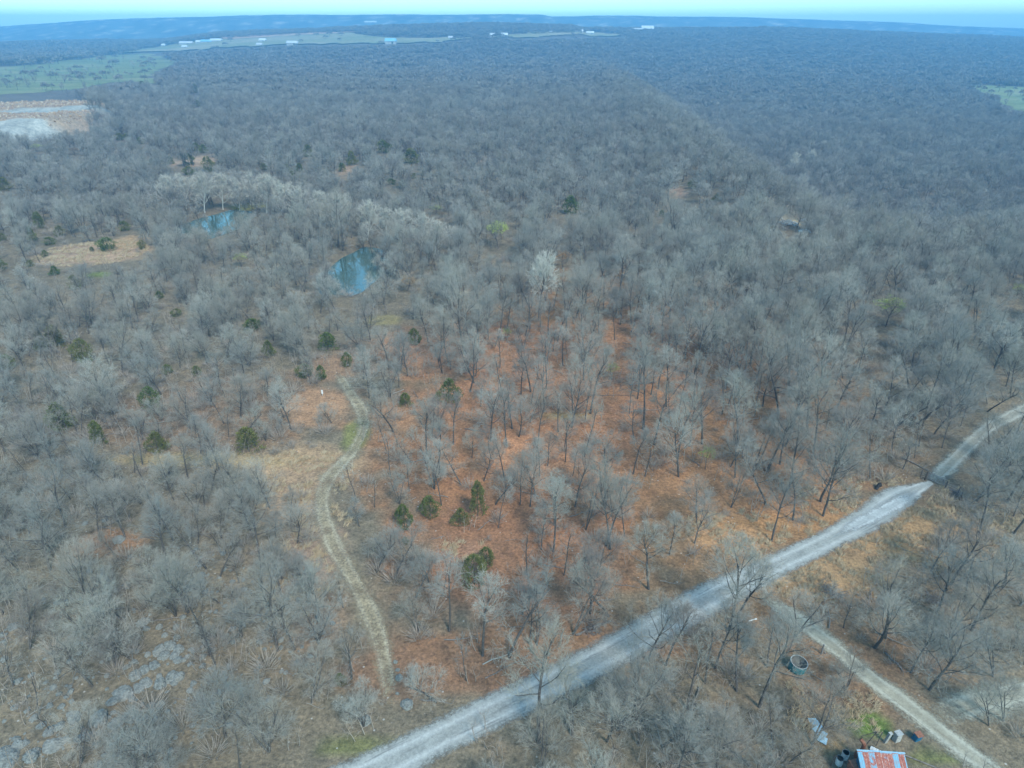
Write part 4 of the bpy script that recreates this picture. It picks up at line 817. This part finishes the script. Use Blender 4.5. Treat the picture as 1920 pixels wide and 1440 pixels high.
# ------------------------------------------------------------------ fallen logs and brush
def log_obj(name, a, b, r, label, br=3, seed=0):
    pa = gp(*a); pb = gp(*b); rg = random.Random(seed); c = (pa + pb) / 2; bm = bmesh.new(); A_ = pa - c; B_ = pb - c; n = 5; prev = A_ + Vector((0, 0, r)); 
    for i in range(1, n + 1):
        q = A_.lerp(B_, i / n) + Vector((rg.gauss(0, .08), rg.gauss(0, .08), r + rg.uniform(0, .12))); cyl(bm, prev, q, r * (1 - .12 * (i - 1)), r * (1 - .12 * i), 7); prev = q
        if i > 1:
            for _ in range(br):
                e = q + Vector((rg.gauss(0, 1), rg.gauss(0, 1), rg.uniform(0.1, .9))) * 0.9; cyl(bm, q, e, r * .3, r * .08, 4)
    return tag(bm_ob(name, bm, M['log'], loc=c), label, 'log', 'fallen trees lying in the leaves')
LG = [((1080,1192),(1110,1183),.16,'grey fallen log along the verge, left half of the broken pair above the road'),((1112,1180),(1145,1168),.26,'thick grey fallen log along the verge, right half of the broken pair above the road'),((875,695),(922,690),.14,'pale split limb at the foot of the largest tree in the orange wood'),((872,805),(915,812),.12,'dark fallen log left of the bright orange clearing'),
 ((1105,1129),(1150,1125),.1,'thin fallen log leaning beside a trunk above the road'),((1020,1060),(1060,1068),.1,'fallen branch below the cedars among orange leaves, right side'),((910,1272),(1000,1225),.07,'long thin pole of dead wood along the road verge'),((1455,702),(1490,715),.14,'fallen log in the wood right of centre'),((1585,783),(1660,792),.16,'long dark fallen tree upper right of the widest road part'),((1180,722),(1230,718),.12,'dark fallen trunk above the orange strip, right of centre'),((1300,702),(1265,695),.14,'pale fallen limb left of the three-trunked tree'),
 ((1660,1225),(1695,1262),.12,'dark fallen trunk in the wood right of the driveway'),((1690,858),(1742,885),.14,'dark log lying up to the metal gate from the left'),((1100,742),(1190,742),.08,'thin dead pole under the trees left of the yellow-green tree'),((760,870),(800,862),.1,'thin branch lying right of the dirt track'),((240,800),(330,790),.16,'pale fallen limb left of the round cedars'),((1125,480),(1200,488),.16,'dark fallen log in a gap above the white-crowned tree')]
for k, (a, b, r, l) in enumerate(LG): log_obj('fallen_log', a, b, r, l, 2, k)
def brush(a, b, rad, label, seed, hgt_=0.9):
    c = gp(a, b); rg = random.Random(seed); bm = bmesh.new()
    for _ in range(90):
        th = rg.random() * 6.283; p = Vector((rg.gauss(0, rad * .4), rg.gauss(0, rad * .4), rg.uniform(0, hgt_ * .6))); d = Vector((math.cos(th), math.sin(th), rg.uniform(-.1, .5))) * rg.uniform(.5, 1.1) * rad * .7
        cyl(bm, p, p + d, rg.uniform(.02, .07), .01, 4)
    tag(bm_ob('brush_pile', bm, M['log'], loc=c), label, 'brush pile')
brush(1558, 1112, 2.0, 'dark heap of cut branches in straw right of the driveway mouth', 1); brush(1752, 1128, 1.8, 'dark heap of dead branches in the right-hand wood', 2); brush(1110, 1182, 1.2, 'heap of broken sticks beside the fallen logs above the road', 3, .5); brush(1790, 925, 1.6, 'scrubby heap of sticks by the fence right of the gate', 4, .6)
# ------------------------------------------------------------------ water tank
def tank():
    p = gp(1493, 1254); R, Ht = 1.0, 1.3
    e = bpy.data.objects.new('water_tank', None); COL.objects.link(e); e.location = p; e.rotation_euler = (0.05, 0.08, 0)
    tag(e, 'round teal open-topped tank with a whitish rim, left of the driveway', 'tank')
    bm = bmesh.new(); n = 48; rings = []
    for (r, z) in ((R, -.1), (R, .3), (R + .03, .33), (R, .36), (R, .7), (R + .03, .73), (R, .76), (R, Ht - .02)): rings.append([bm.verts.new((r * math.cos(6.2832 * i / n), r * math.sin(6.2832 * i / n), z)) for i in range(n)])
    for a, b in zip(rings[:-1], rings[1:]):
        for i in range(n): bm.faces.new((a[i], a[(i + 1) % n], b[(i + 1) % n], b[i]))
    bm_ob('wall', bm, M['tankpaint'], e, True)
    bm = bmesh.new(); rings = []
    for (r, z) in ((R - .05, Ht - .03), (R - .05, .25)): rings.append([bm.verts.new((r * math.cos(6.2832 * i / n), r * math.sin(6.2832 * i / n), z)) for i in range(n)])
    for i in range(n): bm.faces.new((rings[0][i], rings[0][(i + 1) % n], rings[1][(i + 1) % n], rings[1][i]))
    bm.faces.new(rings[1]); bm_ob('lining', bm, M['tankin'], e, True)
    bm = bmesh.new(); m_ = 8
    for i in range(n):
        for j in range(m_):
            a, b = 6.2832 * i / n, 6.2832 * j / m_; bm.verts.new(((R + .05 * math.cos(b)) * math.cos(a), (R + .05 * math.cos(b)) * math.sin(a), Ht + .035 * math.sin(b)))
    bm.verts.ensure_lookup_table()
    for i in range(n):
        for j in range(m_):
            f = lambda a, b: bm.verts[(a % n) * m_ + b % m_]; bm.faces.new((f(i, j), f(i + 1, j), f(i + 1, j + 1), f(i, j + 1)))
    bm_ob('rim', bm, M['rim'], e, True)
    bm = bmesh.new(); rg = random.Random(3)
    for _ in range(26):
        a = rg.random() * 6.28; r = rg.uniform(0, .8); q = Vector((r * math.cos(a), r * math.sin(a), rg.uniform(.3, .6))); d = Vector((rg.gauss(0, .6), rg.gauss(0, .6), rg.uniform(0, .5))); 
        if (q + d).xy.length < R - .15: cyl(bm, q, q + d, .025, .01, 4)
    o = bm_ob('dead_branches', bm, M['log'], loc=p); tag(o, 'dead sticks and weeds lying inside the round tank', 'branches')
tank()
# ------------------------------------------------------------------ shed at the bottom edge
def shed():
    tl = Vector((1606, 1411)); c = gp(1668, 1492)
    Lx, Ly, He, Hr = 4.3, 5.0, 2.5, 4.0
    e = bpy.data.objects.new('shed', None); COL.objects.link(e)
    # ridge top seen at y about 1411
    d = ray(1652, 1412); t = (CAMZ - (c.z + Hr)) / -d[2]; rp = d * t
    e.location = (rp[0], rp[1], c.z); rz = math.radians(-4); e.rotation_euler = (0, 0, rz)
    tag(e, 'shed with rust-red and pale blue sheet-metal roof at the bottom edge', 'shed')
    bm = bmesh.new(); x, yb = Lx / 2, -Ly
    yr, y2 = -0.0, 2.2
    prof = [(-3.0, 0), (-3.0, He - .1), (0, Hr - .08), (0.02, 0)]
    A = [bm.verts.new((-x, a, b)) for a, b in prof]; B = [bm.verts.new((x, a, b)) for a, b in prof]
    bm.faces.new(A); bm.faces.new(B[::-1])
    for i in range(4):
        if i == 1: continue
        j = (i + 1) % 4; bm.faces.new((A[i], B[i], B[j], A[j]))
    bmesh.ops.recalc_face_normals(bm, faces=bm.faces); bm_ob('wall', bm, M['blue'], e)
    m, n, b = mat('rusty_sheet_roof', 0.55, 0.4); tc = N(n, 'ShaderNodeTexCoord'); sx = N(n, 'ShaderNodeSeparateXYZ'); n.links.new(tc.outputs['Object'], sx.inputs[0])
    col = math_(n, 'FLOOR', math_(n, 'ADD', math_(n, 'MULTIPLY', sx.outputs[0], 1.7), math_(n, 'MULTIPLY', noise(n, tc.outputs['Object'], 1.2, 2), 0.35))); wn = N(n, 'ShaderNodeTexWhiteNoise', noise_dimensions='2D'); cb = N(n, 'ShaderNodeCombineXYZ'); n.links.new(col, cb.inputs[0]); n.links.new(math_(n, 'FLOOR', math_(n, 'MULTIPLY', sx.outputs[1], 0.5)), cb.inputs[1]); n.links.new(cb.outputs[0], wn.inputs[0])
    strip = math_(n, 'ADD', wn.outputs[0], math_(n, 'MULTIPLY', noise(n, tc.outputs['Object'], 3.0, 3), 0.25))
    rib = math_(n, 'FRACT', math_(n, 'MULTIPLY', sx.outputs[0], 3.1)); row = math_(n, 'FRACT', math_(n, 'MULTIPLY', sx.outputs[1], 2.6))
    rust = mixc(n, math_(n, 'MULTIPLY', math_(n, 'GREATER_THAN', math_(n, 'ADD', math_(n, 'MULTIPLY', rib, 0.6), noise(n, tc.outputs['Object'], 5.0, 3)), 0.98), math_(n, 'GREATER_THAN', noise(n, tc.outputs['Object'], 9.0, 2), 0.5)), ramp(n, noise(n, tc.outputs['Object'], 4.0, 4), [(0.35, (0.24, 0.06, 0.045)), (0.65, (0.40, 0.14, 0.09))]), (0.42, 0.27, 0.24))
    c_ = mixc(n, ramp(n, strip, [(0.74, (0, 0, 0)), (0.78, (1, 1, 1))]), rust, mixc(n, ramp(n, noise(n, tc.outputs['Object'], 2.2, 5), [(0.45, (0, 0, 0)), (0.75, (1, 1, 1))]), (0.15, 0.36, 0.50), (0.30, 0.22, 0.20))); n.links.new(c_, b.inputs['Base Color'])
    bm = bmesh.new(); nx = 44
    for (ya, za, yb_, zb) in ((0.12, Hr + .05, -3.35, He - .27),):
        rows = []
        for (yy, zz) in ((ya, za), (yb_, zb)):
            rows.append([bm.verts.new((-x - .2 + (Lx + .4) * i / nx, yy, zz + (0.03 if i % 2 else 0))) for i in range(nx + 1)])
        for i in range(nx): bm.faces.new((rows[0][i], rows[1][i], rows[1][i + 1], rows[0][i + 1]))
    o = bm_ob('roof', bm, m, e); sld = o.modifiers.new('thick', 'SOLIDIFY'); sld.thickness = 0.03
    bm = bmesh.new(); box(bm, (0, 0.1, Hr + .09), (Lx + .5, .14, .05)); bm_ob('ridge_cap', bm, M['sheet'], e)
    return e
sh = shed()
def at(px, py): return gp(px, py)
def thing_bm(name, bm, m, loc, label, cat, rot=(0, 0, 0)): return tag(bm_ob(name, bm, m, loc=loc, rot=rot), label, cat)
bm = bmesh.new()
for i, (dx, dy) in enumerate([(-.35, 1.2), (.3, .9), (-.1, .1), (.35, -.3), (-.15, -1.0)]): box(bm, (dx * .4, dy, .12 + .05 * i), (0.9, 1.0, .05), rz=.25 * i, rx=.12 * (-1) ** i)
thing_bm('tarp', bm, M['sheet'], at(1535, 1374), 'crumpled pale blue tarpaulin on the ground left of the shed', 'tarp')
def post(px, py, w_, hh, m, label, cat, nm, tilt=0, capm=None):
    bm = bmesh.new(); box(bm, (0, 0, hh / 2 - .1), (w_, w_ * .8, hh + .2)); bmesh.ops.bevel(bm, geom=bm.edges[:], offset=.03, segments=1, affect='EDGES'); p = at(px, py)
    e = bpy.data.objects.new(nm, None); COL.objects.link(e); e.location = p; e.rotation_euler = (tilt, tilt * .6, .3); tag(e, label, cat); bm_ob('shaft', bm, m, e)
    bm = bmesh.new(); box(bm, (0, 0, hh + .04), (w_ * 1.12, w_ * .92, .08)); bm_ob('cap', bm, capm or m, e)
post(1659, 1392, .35, 1.7, M['stone'], 'slim upright grey stone post behind the shed', 'post', 'stone_post', .1)
post(1680, 1388, .7, 1.2, M['stone'], 'thick squat grey stone block with pale top behind the shed', 'block', 'stone_block', 0, M['rim'])
post(1717, 1386, .75, .9, M['blue'], 'small blue box with a rust-red top right of the shed', 'box', 'metal_box', .1, M['rust'])
def drum(px, py, m, label, r=.35, hh=.95, rot=(0, 0, 0)):
    bm = bmesh.new(); cyl(bm, (0, 0, 0), (0, 0, hh), r, r, 20); [cyl(bm, (0, 0, z_ - .02), (0, 0, z_ + .02), r + .02, r + .02, 20) for z_ in (.3, .65, .93)]
    thing_bm('barrel', bm, m, at(px, py), label, 'barrel', rot)
drum(1572, 1432, M['white'], 'whitish barrel standing farther left of the shed, of the two'); drum(1583, 1421, M['white'], 'pale barrel nearer the rusty flue, of the two left of the shed'); drum(1633, 1404, M['white'], 'small white drum lying behind the shed ridge', .3, .8, (1.3, 0, .7))
bm = bmesh.new(); box(bm, (0, 0, 1.3), (.95, .95, 2.6)); [box(bm, (0, 0, z_), (1.02, 1.02, .08)) for z_ in (.5, 1.3, 2.1, 2.62)]
thing_bm('flue_box', bm, M['rust'], at(1594, 1462), 'rusty square flue rising against the left end of the shed', 'flue', (0, 0, .2))
bm = bmesh.new(); cyl(bm, (0, 0, 0), (.1, .1, 2.4), .22, .2, 14); cyl(bm, (.1, .1, 2.4), (-.2, .5, 2.7), .2, .2, 12); box(bm, (0, 0, .4), (.8, .8, .8))
thing_bm('stove_pipe', bm, M['rust'], at(1610, 1424), 'rusty pipe with a bent top behind the left roof corner', 'pipe')
bm = bmesh.new(); cyl(bm, (-.7, 0, 0), (.2, .2, 2.2), .05, .04, 6); cyl(bm, (.2, .2, 2.2), (-1.2, .4, 1.2), .04, .03, 6); cyl(bm, (.2, .2, 2.2), (.9, .3, 2.0), .04, .03, 6); cyl(bm, (.9, .3, 2.0), (.6, .1, 0), .05, .04, 6)
thing_bm('iron_frame', bm, M['post'], at(1633, 1400), 'dark bent iron frame sticking up behind the shed ridge', 'frame')
bm = bmesh.new(); cyl(bm, (-.6, 0, 0), (-.4, .1, 1.6), .06, .05, 6); cyl(bm, (-.4, .1, 1.6), (1.4, -.6, .6), .05, .04, 6)
thing_bm('bent_rod', bm, M['post'], at(1568, 1436), 'dark bent rod leaning over the barrels left of the shed', 'rod')
bm = bmesh.new(); cyl(bm, (-2.2, 1.2, .12), (2.2, -1.2, .12), .08, .07, 8)
thing_bm('pole', bm, M['log'], at(1728, 1430), 'long pale pole lying on the ground right of the shed', 'pole')
bm = bmesh.new(); cyl(bm, (-.6, -.15, .12), (.3, .12, .16), .07, .07, 8); cyl(bm, (.3, .12, .16), (.6, .2, .14), .11, .1, 8)
thing_bm('white_pipe', bm, M['white'], at(1411, 1164), 'short white pipe lying in brush left of the driveway mouth', 'pipe')
bm = bmesh.new(); box(bm, (0, 0, .95), (.34, .06, .9)); cyl(bm, (0, 0, -.1), (0, 0, 1.4), .04, .04, 8)
thing_bm('white_sign', bm, M['white'], at(605, 742), 'small blank white marker post in the sandy patch beside the dirt track', 'marker')
bm = bmesh.new(); cyl(bm, (0, 0, 0), (0, 0, 1.7), .12, .1, 8); cyl(bm, (.0, 0, 1.2), (.55, 0, .0), .06, .05, 6); cyl(bm, (0, 0, 1.0), (-.3, .2, .6), .05, .05, 6)
thing_bm('braced_post', bm, M['metal'], at(1540, 1226), 'grey braced fence post on the left edge of the driveway', 'post')
bm = bmesh.new(); cyl(bm, (-.6, -.4, 0), (.1, .1, .8), .25, .3, 9); cyl(bm, (.1, .1, .8), (.5, .3, .2), .28, .2, 9)
thing_bm('tree_stump', bm, M['dark'], at(1647, 915), 'dark charred stump above the widest part of the gravel road', 'stump')
# ------------------------------------------------------------------ gate and fence
ga, gb = gp(1738, 899), gp(1768, 913)
def gate():
    c = ga; d = (gb - ga); L = Vector((d.x, d.y, 0)).length; az = math.atan2(d.y, d.x)
    e = bpy.data.objects.new('metal_gate', None); COL.objects.link(e); e.location = c; e.rotation_euler = (0, 0, az); tag(e, 'tubular metal gate closing the lane at the road end', 'gate')
    bm = bmesh.new()
    for a, b in (((0, 0, .3), (0, 0, 1.5)), ((L, 0, .3), (L, 0, 1.5)), ((0, 0, 1.5), (L, 0, 1.5)), ((0, 0, .3), (L, 0, .3)), ((L / 2, 0, .3), (L / 2, 0, 1.5))): cyl(bm, a, b, .06, .06, 8)
    bm_ob('gate_frame', bm, M['metal'], e); bm = bmesh.new()
    for z_ in (.55, .8, 1.05, 1.28): cyl(bm, (0, 0, z_), (L, 0, z_), .035, .035, 6)
    bm_ob('bar', bm, M['metal'], e)
gate()
FP = [(1734, 900, 'wooden gate post at the left end of the metal gate'), (1725, 896, 'leaning fence post just left of the gate'), (1771, 917, 'stout dark fence post just right of the gate'), (1795, 928, 'dark fence post furthest right of the gate line but one'), (1800, 937, 'thin dark stake at the right end of the gate fence')]
posts = []
for (a, b, l) in FP:
    p = gp(a, b); bm = bmesh.new(); hh = 1.7 if 'stout' not in l else 1.6; r = .13 if 'stout' in l or 'gate post' in l else .09; cyl(bm, (0, 0, -.2), (random.Random(a).gauss(0, .1), 0, hh), r, r * .85, 9); tag(bm_ob('fence_post', bm, M['post'], loc=p), l, 'post', 'posts of the fence by the gate'); posts.append(p)
bm = bmesh.new(); c = posts[2]
for z_ in (.5, .9, 1.3):
    for a, b in ((posts[2], posts[3]), (posts[3], posts[4]), (gb, posts[2]), (posts[1], posts[0])): cyl(bm, a - c + Vector((0, 0, z_)), b - c + Vector((0, 0, z_)), .03, .03, 4)
thing_bm('fence_wire', bm, M['metal'], c, 'sagging wire strung between the posts beside the gate', 'fence wire')
# ------------------------------------------------------------------ cars and junk in the far right woods
def car(px, py, m, rz, label):
    p = gp(px, py); e = bpy.data.objects.new('parked_car', None); COL.objects.link(e); e.location = p; e.rotation_euler = (0, 0, rz); tag(e, label, 'car')
    prof = [(-2.2, .35), (-2.25, .8), (-1.9, .95), (-1.3, 1.0), (-.8, 1.45), (.9, 1.48), (1.6, 1.0), (2.2, .9), (2.3, .4)]
    bm = bmesh.new(); A = [bm.verts.new((x, -.88 if z < 1.2 else -.72, z)) for x, z in prof]; B = [bm.verts.new((x, .88 if z < 1.2 else .72, z)) for x, z in prof]
    bm.faces.new(A); bm.faces.new(B[::-1])
    for i in range(9): j = (i + 1) % 9; bm.faces.new((A[i], B[i], B[j], A[j]))
    bmesh.ops.recalc_face_normals(bm, faces=bm.faces); bm_ob('body', bm, m, e)
    bm = bmesh.new(); box(bm, (.05, 0, 1.23), (1.7, 1.66, .28)); bm_ob('window_band', bm, M['glass'], e)
    for x_ in (-1.4, 1.4):
        for y_ in (-.86, .86): bm = bmesh.new(); cyl(bm, (x_, y_ - .1, .33), (x_, y_ + .1, .33), .33, .33, 16); bm_ob('wheel', bm, M['tyre'], e)
car(1512, 416, M['white'], .1, 'white vehicle among the bare trees right of the white junk'); car(1508, 437, M['sheet'], -.2, 'blue-grey vehicle half hidden below the white one in the right woods')
c = gp(1470, 420); bm = bmesh.new(); rg = random.Random(9)
for _ in range(45): box(bm, (rg.gauss(0, 3.2), rg.gauss(0, 2.5), rg.uniform(.1, 1.0)), (rg.uniform(.4, 2.2), rg.uniform(.3, 1.5), rg.uniform(.1, .9)), rg.random() * 3, rg.gauss(0, .3), rg.gauss(0, .3))
tag(bm_ob('junk_pile', bm, M['litterwood'], loc=c), 'sprawling heap of whitish scrap in the far right woods', 'junk pile')
# ------------------------------------------------------------------ farm buildings far off
def barn(px, py, wpx, hm, dm, roofm, label, cat='barn', rz=0, mode=0):
    p = gp(px, py); _, _, dep = proj(p.x, p.y, p.z); L = wpx / F * float(dep); e = bpy.data.objects.new('farm_building', None); COL.objects.link(e); e.location = (p.x, p.y, p.z); e.rotation_euler = (0, 0, rz); tag(e, label, cat, 'farm buildings in the distance')
    bm = bmesh.new(); box(bm, (0, 0, hm / 2 - 1), (L, dm, hm + 2)); bm_ob('wall', bm, M['barnwall'], e)
    bm = bmesh.new(); rh = hm * .7 + dm * .12; x = L / 2 + .6; y_ = dm / 2 + .8
    for sx in (1,):
        v = [bm.verts.new(q) for q in ((-x, -y_, hm), (x, -y_, hm), (x, 0, hm + rh), (-x, 0, hm + rh), (-x, y_, hm), (x, y_, hm))]
        bm.faces.new((v[0], v[1], v[2], v[3])); bm.faces.new((v[3], v[2], v[5], v[4])); bm.faces.new((v[0], v[3], v[4])); bm.faces.new((v[1], v[5], v[2])); bm.faces.new((v[0], v[4], v[5], v[1]))
    bm_ob('roof', bm, roofm, e)
    bm = bmesh.new(); box(bm, (L * .2, -dm / 2 - .06, hm * .4), (min(4., L * .2), .1, hm * .8)); bm_ob('door', bm, M['dark'], e)
P, G_, B_ = M['roofpale'], M['roofgrey'], M['roofblue']
barn(1213, 61, 22, 9, 40, P, 'large pale-roofed hall on the ridge top, right and taller wing', 'hall'); barn(1196, 62, 22, 6, 36, P, 'lower pale-roofed left wing of the hall on the ridge', 'hall')
barn(733, 82, 20, 6, 22, B_, 'light blue-roofed barn right of the green fields')
for i, (a, b, w_, m, l) in enumerate([(406, 79, 20, P, 'long pale-roofed barn, rightmost of the barn row in the left fields'), (388, 81, 20, B_, 'long blue-grey barn, second from the right in the left barn row'), (376, 82, 14, P, 'short pale barn in the middle of the left barn row'), (350, 84, 24, G_, 'long low grey barn toward the left of the barn row'), (347, 90, 9, P, 'small white shed below the left barn row'), (308, 87, 7, P, 'small white house at the left end of the fields'), (493, 79, 12, P, 'small pale barn alone in the green field'), (487, 86, 10, G_, 'small grey house at the wood edge below the lone barn'), (549, 84, 20, G_, 'long pale house at the wood edge right of the lone barn'),
    (921, 69, 12, P, 'white-roofed barn left of the ridge cottages, left one'), (946, 69, 12, P, 'white-roofed barn left of the ridge cottages, right one'), (1033, 62, 5, G_, 'tiny dark-roofed cottage on the ridge'), (1086, 62, 14, G_, 'grey-roofed house near the middle of the ridge'), (1106, 65, 14, P, 'pale low house just left of the ridge meadow'), (1154, 62, 4, P, 'tiny white hut in the ridge meadow'), (1262, 69, 0.1, G_, None), (845, 73, 8, G_, 'small grey house right of the blue-roofed barn'), (695, 43, 22, P, 'bright white building in the blue far country')]):
    if l: barn(a, b, w_, 4.5 if w_ > 10 else 3.2, 16, m, l, 'house' if 'house' in l or 'cottage' in l or 'hut' in l else 'barn')
barn(1178, 90, 16, 3.5, 12, G_, 'long low house half hidden in trees below the ridge hall', 'house'); barn(1154, 127, 7, 3, 7, M['litterwood'], 'tiny tan hut in the valley wood', 'hut'); barn(1352, 82, 8, 4, 10, P, 'pale house in trees on the far right hillside', 'house')
# ------------------------------------------------------------------ haze
zmax = float(GV[:, 2].max()); zmin = float(GV[:, 2].min()); top = max(zmax, CAMZ) + 4; bot = zmin - 1
hm_ = bpy.data.meshes.new('haze'); bm = bmesh.new(); box(bm, (0, 2500, (top + bot) / 2), (16000, 6000, top - bot)); bm.to_mesh(hm_); bm.free()
m = bpy.data.materials.new('haze'); m.use_nodes = True; n = m.node_tree; n.nodes.clear(); pv = N(n, 'ShaderNodeVolumePrincipled'); out = N(n, 'ShaderNodeOutputMaterial')
pv.inputs['Density'].default_value = HAZE['density']; pv.inputs['Color'].default_value = HAZE['color']; pv.inputs['Anisotropy'].default_value = 0.0
n.links.new(pv.outputs[0], out.inputs['Volume']); hm_.materials.append(m); tag(ob('haze', hm_), 'blue air thickening towards the horizon', 'haze', kind='stuff')
print('STATS zmin', zmin, 'zmax', zmax, 'near', len(allT), 'far', len(B), 'objs', len(COL.objects))
